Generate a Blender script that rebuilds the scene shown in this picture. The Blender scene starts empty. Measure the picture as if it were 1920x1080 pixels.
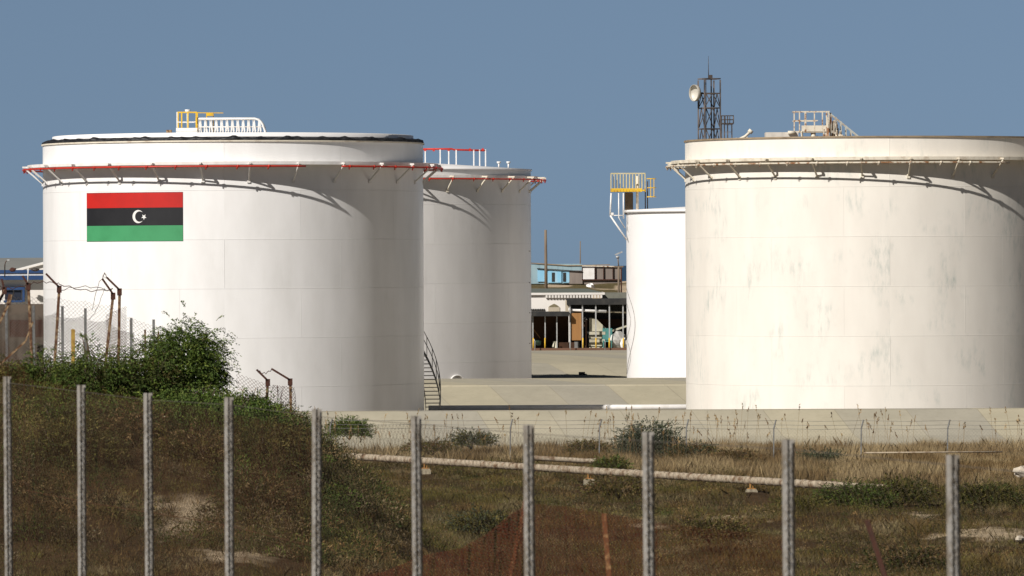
import bpy, math, random
import numpy as np
from mathutils import Vector, Matrix
R_ = math.radians
rng = np.random.default_rng(7); random.seed(5)
scene = bpy.context.scene; COL = scene.collection

# ------------------------------------------------------------------ camera, light, exposure
F = 11000.0; W_, H_ = 1920.0, 1080.0; CAMZ = 8.4; PITCH = 42 / F; ROLL = R_(0.25)
cam_d = bpy.data.cameras.new('camera'); cam = bpy.data.objects.new('camera', cam_d); COL.objects.link(cam)
cam_d.sensor_width = 36; cam_d.lens = F / W_ * 36; cam_d.clip_start = 1; cam_d.clip_end = 120000
cam.matrix_world = Matrix.Translation((0, 0, CAMZ)) @ Matrix.Rotation(math.pi / 2 - PITCH, 4, 'X') @ Matrix.Rotation(-ROLL, 4, 'Z')
cam_d.dof.use_dof = True; cam_d.dof.focus_distance = 292; cam_d.dof.aperture_fstop = 8.0
scene.camera = cam
SUN_AZ = R_(-41.0)      # measured from the direction back towards the camera, negative = to its left
SUN_EL = R_(37.0)
sd = Vector((math.sin(SUN_AZ) * math.cos(SUN_EL), -math.cos(SUN_AZ) * math.cos(SUN_EL), math.sin(SUN_EL)))
sun_d = bpy.data.lights.new('sun', 'SUN'); sun = bpy.data.objects.new('sun', sun_d); COL.objects.link(sun)
sun_d.energy = 4.8; sun_d.angle = R_(0.53); sun_d.color = (1.0, 0.955, 0.90)
sun.rotation_euler = sd.to_track_quat('Z', 'Y').to_euler()
world = bpy.data.worlds.new('World'); scene.world = world; world.use_nodes = True
wn = world.node_tree; wn.nodes.clear()
sky = wn.nodes.new('ShaderNodeTexSky'); sky.sky_type = 'NISHITA'; sky.sun_disc = False
sky.sun_elevation = SUN_EL; sky.sun_rotation = math.atan2(sd.x, sd.y)
sky.altitude = 2000; sky.air_density = 0.2; sky.dust_density = 0.0; sky.ozone_density = 1.0
mul = wn.nodes.new('ShaderNodeMix'); mul.data_type = 'RGBA'; mul.blend_type = 'MULTIPLY'; mul.inputs[0].default_value = 1
wtc = wn.nodes.new('ShaderNodeTexCoord'); wsp = wn.nodes.new('ShaderNodeSeparateXYZ'); wrm = wn.nodes.new('ShaderNodeValToRGB')
wn.links.new(wtc.outputs['Generated'], wsp.inputs[0]); wn.links.new(wsp.outputs[2], wrm.inputs[0])
wrm.color_ramp.elements[0].position = 0.0; wrm.color_ramp.elements[0].color = (0.52, 0.49, 0.44, 1)
wrm.color_ramp.elements[1].position = 0.05; wrm.color_ramp.elements[1].color = (1.06, 0.95, 0.745, 1)
wn.links.new(wrm.outputs[0], mul.inputs[7])   # sky gradient painted in: dimmer at the horizon, lighter just above it
bg = wn.nodes.new('ShaderNodeBackground'); bg.inputs[1].default_value = 0.085
wo = wn.nodes.new('ShaderNodeOutputWorld')
wn.links.new(sky.outputs[0], mul.inputs[6]); wn.links.new(mul.outputs[2], bg.inputs[0]); wn.links.new(bg.outputs[0], wo.inputs[0])
scene.view_settings.view_transform = 'Standard'; scene.view_settings.look = 'None'
scene.view_settings.exposure = 0.1; scene.view_settings.gamma = 1.0
scene.cycles.max_bounces = 8; scene.cycles.diffuse_bounces = 3; scene.cycles.transparent_max_bounces = 16

# ------------------------------------------------------------------ measuring help: pixel of the photo at depth Y -> world point
def P(px, py, Y):
    dx, dy = px - 960, 540 - py
    c, s = math.cos(ROLL), math.sin(ROLL)
    u, v = dx * c + dy * s, -dx * s + dy * c
    return Vector((u * Y / F, Y, CAMZ + (v - 42) * Y / F))

# ------------------------------------------------------------------ materials
def nodes_mat(name):
    m = bpy.data.materials.new(name); m.use_nodes = True
    nt = m.node_tree; nt.nodes.clear()
    b = nt.nodes.new('ShaderNodeBsdfPrincipled'); o = nt.nodes.new('ShaderNodeOutputMaterial')
    nt.links.new(b.outputs[0], o.inputs[0])
    return m, nt, b
def ramp(nt, src, stops):
    r = nt.nodes.new('ShaderNodeValToRGB'); nt.links.new(src, r.inputs[0])
    e = r.color_ramp.elements
    while len(e) < len(stops): e.new(0.5)
    for k, (p, c) in enumerate(stops):
        e[k].position = p; e[k].color = (*c, 1) if len(c) == 3 else c
    return r.outputs[0]
def mapped(nt, coord='Object', scale=(1, 1, 1), rot=(0, 0, 0)):
    t = nt.nodes.new('ShaderNodeTexCoord'); mp = nt.nodes.new('ShaderNodeMapping')
    mp.inputs['Scale'].default_value = scale; mp.inputs['Rotation'].default_value = rot
    nt.links.new(t.outputs[coord], mp.inputs[0]); return mp.outputs[0]
def noise(nt, vec, scale, detail=4, rough=0.55):
    n = nt.nodes.new('ShaderNodeTexNoise'); n.inputs['Scale'].default_value = scale
    n.inputs['Detail'].default_value = detail; n.inputs['Roughness'].default_value = rough
    nt.links.new(vec, n.inputs['Vector']); return n.outputs[0]
def mix(nt, fac, a, b, mode='MIX'):
    n = nt.nodes.new('ShaderNodeMix'); n.data_type = 'RGBA'; n.blend_type = mode
    for i, v in ((0, fac), (6, a), (7, b)):
        if hasattr(v, 'default_value') or hasattr(v, 'is_linked'): nt.links.new(v, n.inputs[i])
        elif i == 0: n.inputs[0].default_value = v
        else: n.inputs[i].default_value = (*v, 1)
    return n.outputs[2]
def pmat(name, c, rough=0.6, metal=0.0, c2=None, scale=3.0, lo=0.45, hi=0.7, stretch=(1, 1, 1), bump=0.0, bscale=20):
    m, nt, b = nodes_mat(name)
    b.inputs['Roughness'].default_value = rough; b.inputs['Metallic'].default_value = metal
    b.inputs['Specular IOR Level'].default_value = 0.35
    v = mapped(nt, scale=stretch)
    c2 = c2 or tuple(x * 0.82 for x in c)
    out = ramp(nt, noise(nt, v, scale), [(lo, c), (hi, c2)])
    nt.links.new(out, b.inputs['Base Color'])
    if bump:
        bn = nt.nodes.new('ShaderNodeBump'); bn.inputs['Strength'].default_value = 0.6; bn.inputs['Distance'].default_value = bump
        nt.links.new(noise(nt, v, bscale), bn.inputs['Height']); nt.links.new(bn.outputs[0], b.inputs['Normal'])
    return m
def tank_paint(name, base, dirt, stain, stain_amt, rough=0.4, seam=0.75, gloss=0.5, lip=0):
    """painted steel plates: courses 2.44 m high, uv in metres round the shell"""
    m, nt, b = nodes_mat(name)
    uv = mapped(nt, 'UV')
    br = nt.nodes.new('ShaderNodeTexBrick'); nt.links.new(uv, br.inputs['Vector'])
    br.inputs['Scale'].default_value = 1; br.inputs['Brick Width'].default_value = 6.1; br.inputs['Row Height'].default_value = 2.44
    br.inputs['Mortar Size'].default_value = 0.016; br.inputs['Mortar Smooth'].default_value = 0.4
    br.inputs['Color1'].default_value = (0.97, 0.97, 0.97, 1); br.inputs['Color2'].default_value = (1, 1, 1, 1)
    br.inputs['Mortar'].default_value = (seam, seam, seam, 1); br.offset = 0.37
    n1 = noise(nt, mapped(nt, 'UV', (0.55, 0.16, 1)), 1.3, 5)
    c = ramp(nt, n1, [(0.35, base), (0.72, dirt)])
    st = noise(nt, mapped(nt, 'UV', (2.4, 0.55, 1)), 1.5, 7, 0.68)
    patch = noise(nt, mapped(nt, 'UV', (0.50, 0.42, 1)), 1.0, 3)
    mm = nt.nodes.new('ShaderNodeMath'); mm.operation = 'MULTIPLY'
    nt.links.new(ramp(nt, st, [(0.46, (0, 0, 0)), (0.74, (1, 1, 1))]), mm.inputs[0])
    nt.links.new(ramp(nt, patch, [(0.50, (0, 0, 0)), (0.66, (stain_amt,) * 3)]), mm.inputs[1])
    c = mix(nt, mm.outputs[0], c, stain)
    c = mix(nt, 1.0, c, br.outputs[0], 'MULTIPLY')
    nt.links.new(c, b.inputs['Base Color'])
    b.inputs['Roughness'].default_value = rough; b.inputs['Specular IOR Level'].default_value = gloss
    # plates bulge a little between welds, and the weld bead stands proud
    bn = nt.nodes.new('ShaderNodeBump'); bn.inputs['Strength'].default_value = 1; bn.inputs['Distance'].default_value = 0.008
    nt.links.new(noise(nt, mapped(nt, 'UV', (0.42, 0.12, 1)), 1.5, 2), bn.inputs['Height'])
    b2 = nt.nodes.new('ShaderNodeBump'); b2.inputs['Strength'].default_value = 0.8; b2.inputs['Distance'].default_value = 0.012; b2.invert = False
    nt.links.new(br.outputs[1], b2.inputs['Height']); nt.links.new(bn.outputs[0], b2.inputs['Normal'])
    nt.links.new(b2.outputs[0], b.inputs['Normal'])
    return m
def plant_mat(name):
    m, nt, b = nodes_mat(name)
    a = nt.nodes.new('ShaderNodeAttribute'); a.attribute_name = 'Col'
    nt.links.new(a.outputs[0], b.inputs['Base Color'])
    b.inputs['Roughness'].default_value = 0.75; b.inputs['Specular IOR Level'].default_value = 0.2
    tr = nt.nodes.new('ShaderNodeBsdfTranslucent'); nt.links.new(a.outputs[0], tr.inputs[0])
    ms = nt.nodes.new('ShaderNodeMixShader'); ms.inputs[0].default_value = 0.22
    out = [n for n in nt.nodes if n.type == 'OUTPUT_MATERIAL'][0]
    nt.links.new(b.outputs[0], ms.inputs[1]); nt.links.new(tr.outputs[0], ms.inputs[2]); nt.links.new(ms.outputs[0], out.inputs[0])
    return m

M = {}
M['tank_white'] = tank_paint('tank_white_paint', (0.90, 0.885, 0.865), (0.80, 0.785, 0.76), (0.6, 0.58, 0.53), 0.2, 0.36, 0.97)
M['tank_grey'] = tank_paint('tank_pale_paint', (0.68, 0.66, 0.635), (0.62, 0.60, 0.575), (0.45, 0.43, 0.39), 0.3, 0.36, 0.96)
M['tank_cream'] = tank_paint('tank_weathered_paint', (0.84, 0.795, 0.715), (0.76, 0.715, 0.64), (0.42, 0.47, 0.43), 0.9, 0.5, 1.04, 0.35)
M['tank_plain'] = pmat('tank_plain_white', (0.9, 0.88, 0.86), 0.4, c2=(0.86, 0.84, 0.82), scale=0.6)
M['white'] = pmat('white_paint', (0.82, 0.80, 0.77), 0.45, c2=(0.72, 0.69, 0.64), scale=2)
M['cream'] = pmat('weathered_cream_paint', (0.72, 0.66, 0.54), 0.6, c2=(0.50, 0.42, 0.32), scale=2.2, lo=0.5, hi=0.72)
M['cream_rust'] = pmat('cream_paint_with_rust', (0.66, 0.59, 0.47), 0.7, c2=(0.26, 0.12, 0.05), scale=4, lo=0.5, hi=0.62)
M['deck_grey'] = pmat('roof_deck', (0.55, 0.53, 0.49), 0.7, c2=(0.42, 0.40, 0.36), scale=0.7)
M['lip_brown'] = pmat('rim_lip_brown', (0.30, 0.23, 0.15), 0.7, c2=(0.2, 0.15, 0.1), scale=2)
M['red'] = pmat('red_pipe_paint', (0.55, 0.035, 0.02), 0.45, c2=(0.38, 0.03, 0.02), scale=1.5)
M['yellow'] = pmat('yellow_paint', (0.75, 0.47, 0.03), 0.5, c2=(0.55, 0.33, 0.05), scale=3)
M['black'] = pmat('black_seal_fabric', (0.012, 0.012, 0.014), 0.55, c2=(0.03, 0.03, 0.03), scale=5, bump=0.03, bscale=4)
M['dark_steel'] = pmat('dark_steel', (0.06, 0.055, 0.05), 0.6, 0.3, c2=(0.12, 0.07, 0.05), scale=4)
M['stair_steel'] = pmat('stair_steel', (0.34, 0.33, 0.30), 0.6, 0.2, c2=(0.14, 0.13, 0.12), scale=4)
M['mast_steel'] = pmat('mast_steel_rusting', (0.17, 0.14, 0.125), 0.75, 0.1, c2=(0.05, 0.045, 0.045), scale=0.9, lo=0.42, hi=0.58)
M['dish'] = pmat('dish_plate', (0.42, 0.39, 0.33), 0.6, c2=(0.33, 0.3, 0.26), scale=2)
M['dish_in'] = pmat('dish_inner', (0.6, 0.57, 0.5), 0.4, c2=(0.5, 0.47, 0.41), scale=2)
M['galv'] = pmat('galvanised_steel', (0.46, 0.46, 0.45), 0.55, 0.25, c2=(0.33, 0.33, 0.32), scale=6)
M['post_steel'] = pmat('weathered_post_steel', (0.36, 0.335, 0.295), 0.65, 0.15, c2=(0.22, 0.19, 0.15), scale=9, lo=.42, hi=.62, stretch=(1, 1, .6))
M['galv_dull'] = pmat('dull_galvanised_steel', (0.22, 0.22, 0.21), 0.7, 0.2, c2=(0.15, 0.14, 0.13), scale=6)
M['brown_wire'] = pmat('brown_netting_wire', (0.085, 0.032, 0.010), 0.9, c2=(0.055, 0.022, 0.008), scale=3)
M['near_wire'] = pmat('near_fence_wire', (0.09, 0.07, 0.045), 0.75, 0.1, c2=(0.06, 0.045, 0.03), scale=6)
M['mesh_wire'] = pmat('fence_wire', (0.12, 0.105, 0.085), 0.7, 0.2, c2=(0.13, 0.11, 0.09), scale=6)
M['rust'] = pmat('rusted_steel', (0.10, 0.043, 0.021), 0.85, c2=(0.32, 0.22, 0.12), scale=9, lo=0.45, hi=0.62, bump=0.004, bscale=60)  # tan second tone puts the posts' edge highlights into the rust colour
M['rust_orange'] = pmat('orange_rust', (0.16, 0.055, 0.018), 0.85, c2=(0.42, 0.25, 0.11), scale=14, lo=.5, hi=.68)
M['rust_dark'] = pmat('dark_rusted_steel', (0.075, 0.028, 0.017), 0.85, c2=(0.045, 0.02, 0.015), scale=7)
M['rust_wire'] = pmat('rusted_mesh', (0.105, 0.022, 0.006), 0.9, c2=(0.075, 0.018, 0.006), scale=3)
M['concrete'] = None
M['pipe_rust'] = pmat('peeling_pipe_paint', (0.40, 0.33, 0.24), 0.7, c2=(0.17, 0.105, 0.06), scale=3.2, lo=0.48, hi=0.66, bump=0.01)
M['block'] = pmat('concrete_block', (0.36, 0.31, 0.22), 0.9, c2=(0.26, 0.22, 0.16), scale=5)
M['soil_pale'] = pmat('bleached_rock', (0.55, 0.48, 0.38), 0.9, c2=(0.42, 0.35, 0.27), scale=3, bump=0.03)
M['plaster'] = pmat('white_plaster', (0.78, 0.74, 0.69), 0.8, c2=(0.7, 0.66, 0.6), scale=0.8)
M['plaster_shade'] = pmat('shaded_plaster', (0.5, 0.43, 0.33), 0.85, c2=(0.42, 0.37, 0.28), scale=1)  # darker copy of the plaster, shade put into its colour
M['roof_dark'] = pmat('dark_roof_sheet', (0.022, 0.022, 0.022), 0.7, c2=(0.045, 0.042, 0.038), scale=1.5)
M['roof_green'] = pmat('grey_green_roof', (0.14, 0.155, 0.13), 0.8, c2=(0.11, 0.12, 0.10), scale=0.3)
M['roof_grey'] = pmat('grey_warehouse_roof', (0.235, 0.235, 0.215), 0.8, c2=(0.2, 0.2, 0.185), scale=0.2)
M['wood'] = pmat('plywood_panel', (0.36, 0.18, 0.06), 0.8, c2=(0.28, 0.14, 0.05), scale=2, stretch=(1, 1, 0.2))
M['plank'] = pmat('pale_planks', (0.50, 0.47, 0.36), 0.85, c2=(0.36, 0.33, 0.25), scale=1.5)
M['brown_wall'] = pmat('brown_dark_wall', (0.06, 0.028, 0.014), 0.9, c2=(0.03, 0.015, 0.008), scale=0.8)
M['brick_floor'] = pmat('red_brown_kerb', (0.16, 0.085, 0.055), 0.9, c2=(0.12, 0.065, 0.04), scale=1)
M['blue_bright'] = pmat('bright_blue_sheet', (0.24, 0.52, 0.72), 0.7, c2=(0.36, 0.56, 0.68), scale=2.5, stretch=(1, 1, 0.2))
M['blue_pale'] = pmat('faded_blue_sheet', (0.30, 0.42, 0.46), 0.8, c2=(0.22, 0.33, 0.38), scale=1.2, stretch=(1.5, 1, 0.2))
M['shack_grey'] = pmat('shack_sheet', (0.25, 0.21, 0.18), 0.85, c2=(0.2, 0.165, 0.145), scale=2, stretch=(1, 1, 0.15))
M['blue_band'] = pmat('blue_fascia', (0.025, 0.065, 0.17), 0.5, c2=(0.02, 0.05, 0.13), scale=1)
M['glass_dark'] = pmat('dark_glass', (0.03, 0.035, 0.05), 0.15, c2=(0.02, 0.02, 0.03), scale=1)
M['timber_pole'] = pmat('timber_pole', (0.22, 0.17, 0.12), 0.9, c2=(0.15, 0.11, 0.08), scale=3, stretch=(2, 2, 0.2))
M['teal'] = pmat('teal_plastic', (0.09, 0.26, 0.24), 0.5, c2=(0.06, 0.2, 0.19), scale=4)
M['tarp'] = pmat('pale_tarpaulin', (0.62, 0.6, 0.56), 0.7, c2=(0.3, 0.29, 0.27), scale=1.6, lo=0.4, hi=0.6)
M['flag_red'] = pmat('flag_red', (0.50, 0.014, 0.009), 0.6, c2=(0.42, 0.014, 0.010), scale=1)
M['flag_black'] = pmat('flag_black', (0.014, 0.014, 0.016), 0.5, c2=(0.02, 0.02, 0.022), scale=1)
M['flag_green'] = pmat('flag_green', (0.06, 0.30, 0.125), 0.5, c2=(0.05, 0.26, 0.105), scale=1)
M['plant'] = plant_mat('leaves'); M['bark'] = pmat('bark', (0.10, 0.075, 0.05), 0.9, c2=(0.06, 0.045, 0.03), scale=8)
def concrete_mat():
    m, nt, b = nodes_mat('bund_concrete')
    v = mapped(nt)
    c = ramp(nt, noise(nt, v, 0.45, 6, 0.6), [(0.3, (0.43, 0.39, 0.295)), (0.7, (0.36, 0.33, 0.25))])
    c = mix(nt, ramp(nt, noise(nt, v, 4.0, 6, 0.7), [(0.5, (0, 0, 0)), (0.75, (0.45, 0.45, 0.45))]), c, (0.30, 0.26, 0.19))
    br = nt.nodes.new('ShaderNodeTexBrick'); nt.links.new(mapped(nt, scale=(1, 0.0, 1), rot=(0, 0, 0)), br.inputs['Vector'])
    # slabs cast side by side, joints running down the slope
    sep = nt.nodes.new('ShaderNodeSeparateXYZ'); nt.links.new(v, sep.inputs[0])
    ad = nt.nodes.new('ShaderNodeMath'); ad.operation = 'MULTIPLY_ADD'; ad.inputs[1].default_value = 0.28
    nt.links.new(sep.outputs[1], ad.inputs[0]); nt.links.new(sep.outputs[0], ad.inputs[2])
    cb = nt.nodes.new('ShaderNodeCombineXYZ'); nt.links.new(ad.outputs[0], cb.inputs[0]); cb.inputs[1].default_value = 0.5
    nt.links.new(cb.outputs[0], br.inputs['Vector'])
    br.inputs['Scale'].default_value = 1; br.inputs['Brick Width'].default_value = 3.3; br.inputs['Row Height'].default_value = 50
    br.inputs['Mortar Size'].default_value = 0.02; br.inputs['Color1'].default_value = (0.86, 0.87, 0.92, 1); br.inputs['Color2'].default_value = (1.05, 1.03, 0.97, 1)
    br.inputs['Mortar'].default_value = (0.74, 0.72, 0.70, 1)
    c = mix(nt, 1.0, c, br.outputs[0], 'MULTIPLY')
    nt.links.new(c, b.inputs['Base Color']); b.inputs['Roughness'].default_value = 0.9; b.inputs['Specular IOR Level'].default_value = 0.2
    return m
M['concrete'] = concrete_mat()

# ------------------------------------------------------------------ mesh building
class MB:
    def __init__(s): s.v = []; s.f = []; s.uv = {}; s.smooth = set()
    def add(s, vs, fs, smooth=False):
        o = len(s.v); s.v += [tuple(x) for x in vs]
        for f in fs:
            if smooth: s.smooth.add(len(s.f))
            s.f.append(tuple(i + o for i in f))
        return s
    def box(s, c, size, rz=0):
        x, y, z = size[0] / 2, size[1] / 2, size[2] / 2; ca, sa = math.cos(rz), math.sin(rz)
        vs = [(c[0] + a * x * ca - b * y * sa, c[1] + a * x * sa + b * y * ca, c[2] + d * z) for d in (-1, 1) for a, b in ((-1, -1), (1, -1), (1, 1), (-1, 1))]
        return s.add(vs, [(3, 2, 1, 0), (4, 5, 6, 7), (0, 1, 5, 4), (1, 2, 6, 5), (2, 3, 7, 6), (3, 0, 4, 7)])
    def bar(s, a, b, w, h=None, up=(0, 0, 1)):
        h = h or w; a = Vector(a); b = Vector(b); d = (b - a).normalized(); up = Vector(up)
        if abs(d.dot(up)) > 0.98: up = Vector((0, 1, 0))
        x = d.cross(up).normalized() * w / 2; y = x.cross(d).normalized() * h / 2
        vs = [p + q for p in (a, b) for q in (-x - y, x - y, x + y, -x + y)]
        return s.add(vs, [(3, 2, 1, 0), (4, 5, 6, 7), (0, 1, 5, 4), (1, 2, 6, 5), (2, 3, 7, 6), (3, 0, 4, 7)])
    def tube(s, pts, r, n=8, r2=None, cap=True):
        pts = [Vector(p) for p in pts]; rings = []
        for i, p in enumerate(pts):
            d = (pts[min(i + 1, len(pts) - 1)] - pts[max(i - 1, 0)]).normalized()
            up = Vector((0, 0, 1)) if abs(d.z) < 0.95 else Vector((0, 1, 0))
            x = d.cross(up).normalized(); y = x.cross(d).normalized()
            rr = r if r2 is None else r + (r2 - r) * i / (len(pts) - 1)
            rings.append([p + x * rr * math.cos(t) + y * rr * math.sin(t) for t in (2 * math.pi * k / n for k in range(n))])
        vs = [q for rg in rings for q in rg]; fs = []
        for i in range(len(pts) - 1):
            for k in range(n):
                a = i * n + k; b_ = i * n + (k + 1) % n; fs.append((a, b_, b_ + n, a + n))
        s.add(vs, fs, True)
        if cap: o = len(s.v) - len(vs); s.f.append(tuple(o + k for k in range(n))[::-1]); s.f.append(tuple(o + (len(pts) - 1) * n + k for k in range(n)))
        return s
    def lathe(s, prof, n=160, a0=0, a1=2 * math.pi, c=(0, 0), smooth=True, uvR=None, jitter=None):
        full = abs(a1 - a0 - 2 * math.pi) < 1e-6; cols = n if full else n + 1; o = len(s.v)
        for k in range(cols):
            a = a0 + (a1 - a0) * k / n
            for j, (r, z) in enumerate(prof):
                dr, dz = jitter(a, j) if jitter else (0, 0)
                s.v.append((c[0] + (r + dr) * math.sin(a), c[1] - (r + dr) * math.cos(a), z + dz))
        m = len(prof)
        for k in range(n):
            k2 = (k + 1) % cols
            for j in range(m - 1):
                if smooth: s.smooth.add(len(s.f))
                if uvR:
                    a = a0 + (a1 - a0) * k / n; b = a0 + (a1 - a0) * (k + 1) / n
                    s.uv[len(s.f)] = [(a * uvR, prof[j][1]), (b * uvR, prof[j][1]), (b * uvR, prof[j + 1][1]), (a * uvR, prof[j + 1][1])]
                s.f.append((o + k * m + j, o + k2 * m + j, o + k2 * m + j + 1, o + k * m + j + 1))
        return s
    def build(s, name, mat, parent=None, loc=None):
        me = bpy.data.meshes.new(name); me.from_pydata(s.v, [], s.f); me.materials.append(mat if not isinstance(mat, str) else M[mat])
        if s.smooth: me.polygons.foreach_set('use_smooth', [i in s.smooth for i in range(len(s.f))])
        if s.uv:
            ul = me.uv_layers.new(name='UVMap')
            for p in me.polygons:
                if p.index in s.uv:
                    for li, uvv in zip(p.loop_indices, s.uv[p.index]): ul.data[li].uv = uvv
        me.validate(); me.update()
        o = bpy.data.objects.new(name, me); COL.objects.link(o)
        if parent: o.parent = parent
        if loc: o.location = loc
        return o
def tag(o, label=None, cat=None, group=None, kind=None):
    for k, v in (('label', label), ('category', cat), ('group', group), ('kind', kind)):
        if v: o[k] = v
    return o
def thing(name, loc, label, cat, group=None, rz=0):
    o = bpy.data.objects.new(name, None); COL.objects.link(o); o.location = loc; o.rotation_euler.z = rz
    o.empty_display_size = 0.5
    return tag(o, label, cat, group)
def np_mesh(name, V, Fc, mat, colors=None, parent=None, loc=None):
    me = bpy.data.meshes.new(name); k = Fc.shape[1]
    me.vertices.add(len(V)); me.vertices.foreach_set('co', V.astype(np.float32).ravel())
    me.loops.add(Fc.size); me.loops.foreach_set('vertex_index', Fc.astype(np.int32).ravel())
    me.polygons.add(len(Fc)); me.polygons.foreach_set('loop_start', np.arange(0, Fc.size, k, dtype=np.int32))
    if colors is not None:
        a = me.color_attributes.new('Col', 'FLOAT_COLOR', 'POINT')
        a.data.foreach_set('color', np.c_[colors, np.ones(len(colors))].astype(np.float32).ravel())
    me.update(calc_edges=True); me.materials.append(M[mat] if isinstance(mat, str) else mat)
    o = bpy.data.objects.new(name, me); COL.objects.link(o)
    if parent: o.parent = parent
    if loc is not None: o.location = loc
    return o
def wires(P0, P1, r, n=3):
    d = P1 - P0; L = np.linalg.norm(d, axis=1, keepdims=True); d = d / np.maximum(L, 1e-9)
    up = np.where(np.abs(d[:, 2:3]) > 0.95, np.array([[0, 1., 0]]), np.array([[0, 0, 1.]]))
    x = np.cross(d, up); x /= np.linalg.norm(x, axis=1, keepdims=True); y = np.cross(x, d)
    vs = []
    for Pp in (P0, P1):
        for k in range(n):
            t = 2 * math.pi * k / n; vs.append(Pp + (x * math.cos(t) + y * math.sin(t)) * r)
    V = np.stack(vs, 1).reshape(-1, 3); b = (np.arange(len(P0)) * 2 * n)[:, None]
    Fc = np.concatenate([b + np.array([[k, (k + 1) % n, (k + 1) % n + n, k + n]]) for k in range(n)], 0)
    return V, Fc
def chainlink(A, B, zb, zt, cell, r, sag=None, warp=1.0):
    """diamond wire netting between ground points A and B; zb, zt: (z at A, z at B)"""
    A = np.array(A, float); B = np.array(B, float); L = np.linalg.norm(B - A); ns = int(math.ceil(L / cell))
    h = max(zt[0] - zb[0], zt[1] - zb[1]); nk = int(h / cell)
    i, k = np.meshgrid(np.arange(ns), np.arange(nk), indexing='ij'); i = i.ravel(); k = k.ravel()
    def pt(ss, kk):
        t = ss / L; f = kk / nk; xy = A[None] + (B - A)[None] * t[:, None]
        z0 = zb[0] + (zb[1] - zb[0]) * t; z1 = zt[0] + (zt[1] - zt[0]) * t
        if sag is not None: z1 = z1 - sag * np.sin(np.pi * t) * 1.0
        p = np.c_[xy, z0 + (z1 - z0) * f]
        nrm = np.array([-(B - A)[1], (B - A)[0]]) / L
        w = warp * (0.05 * np.sin(t * 9 + f * 4) + 0.03 * np.sin(t * 23 - f * 7))
        p[:, :2] += nrm[None] * w[:, None]; return p
    P0 = pt(i * cell + ((k + i) % 2) * cell, k); P1 = pt(i * cell + ((k + 1 + i) % 2) * cell, k + 1)
    return wires(P0, P1, r)
def merge(parts):
    V = []; Fc = []; o = 0
    for v, f in parts: V.append(v); Fc.append(f + o); o += len(v)
    return np.concatenate(V), np.concatenate(Fc)

# ------------------------------------------------------------------ terrain
def vnoise(x, y, seed=0):
    r = np.random.default_rng(seed).random((256, 256))
    xi = np.floor(x).astype(int); yi = np.floor(y).astype(int); fx = x - xi; fy = y - yi
    fx = fx * fx * (3 - 2 * fx); fy = fy * fy * (3 - 2 * fy)
    g = lambda a, b: r[a % 256, b % 256]
    return (g(xi, yi) * (1 - fx) + g(xi + 1, yi) * fx) * (1 - fy) + (g(xi, yi + 1) * (1 - fx) + g(xi + 1, yi + 1) * fx) * fy
def ground_z(X, Y):
    X = np.asarray(X, float); Y = np.asarray(Y, float)
    b = np.interp(Y, [-200, 0, 36, 75, 152, 5000], [6.6, 6.2, 4.5, 3.7, 0, 0])
    ridge = np.interp(X, [-60, -13, -11.6, -9.7, -7.5, -5.7, -4.8, -3.5, -2.2, -0.5, 1.5], [5.6, 5.3, 5.15, 5.0, 4.7, 4.15, 3.4, 2.2, 1.15, 0.4, 0])
    s = np.where(Y < 150, 13.0, 17.0); g = np.exp(-((Y - 150) / s) ** 2 / 2)
    z = b + ridge * g
    z = z + (vnoise(X * 0.35, Y * 0.2, 1) - 0.5) * 0.35 * np.clip((265 - Y) / 15, 0, 1) + (vnoise(X * 1.6, Y * 1.1, 2) - 0.5) * 0.14 * np.clip((265 - Y) / 15, 0, 1)
    # yard behind the last bund, the low hill with the huts, then down to the sea
    z = z + np.interp(Y, [430, 438, 520, 575, 625, 700, 900], [0, 1.75, 1.9, 5.4, 6.55, 6.3, -6]) 
    hillm = np.clip((Y - 520) / 60, 0, 1) * np.clip((760 - Y) / 60, 0, 1)
    z = z + (vnoise(X * 0.28, Y * 0.1, 5) - 0.5) * 0.55 * hillm + (vnoise(X * 0.8, Y * 0.2, 8) - 0.5) * 0.35 * hillm * np.clip((618 - Y) / 30, 0, 1)
    dune = np.exp(-((Y - 900) / 70) ** 2) * np.clip((-25 - X) / 40, 0, 1)
    z = z + dune * (17.2 + (vnoise(X * 0.12, Y * 0.02, 9) - .5) * 1.4)
    return z
def gz(x, y): return float(ground_z(np.array([x]), np.array([y]))[0])
def ground_hit(px, py, y0=112, y1=262):
    for Y in np.arange(y0, y1, 0.25):
        p = P(px, py, Y)
        if p.z <= gz(p.x, Y): return p
    return P(px, py, y1)
sand = []   # bare pale patches: (cx, cy, rx, ry)
for px, py, rx, ry in ((360, 975, 75, 45), (430, 1040, 60, 22), (1080, 862, 90, 6), (1250, 874, 120, 6), (1400, 884, 60, 5), (1545, 893, 110, 4),
                       (1740, 970, 30, 6), (1880, 1000, 90, 16), (1760, 1005, 50, 5), (1340, 975, 50, 6), (1200, 985, 40, 5), (1820, 905, 70, 4), (640, 852, 40, 4)):
    c = ground_hit(px, py); a = ground_hit(px, py + ry); b = ground_hit(px, py - ry)
    sand.append((c.x, (a.y + b.y) / 2, rx * c.y / F, max(abs(b.y - a.y) / 2, 0.8)))
def sandy(X, Y):
    s = np.zeros_like(X)
    wob = (vnoise(X * 1.3, Y * 0.5, 11) - 0.5) * 0.9 + (vnoise(X * 4, Y * 1.5, 12) - 0.5) * 0.9 + (vnoise(X * 9, Y * 4, 13) - 0.5) * 0.5
    for cx, cy, rx, ry in sand:
        s = np.maximum(s, np.clip(1.5 * (1.15 - np.sqrt(((X - cx) / rx) ** 2 + ((Y - cy) / ry) ** 2) + wob), 0, 1))
    return s
xs = np.unique(np.concatenate([np.linspace(-3000, -60, 25), np.linspace(-60, -26, 30), np.linspace(-26, 26, 200), np.linspace(26, 60, 25), np.linspace(60, 3000, 25)]))
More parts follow.
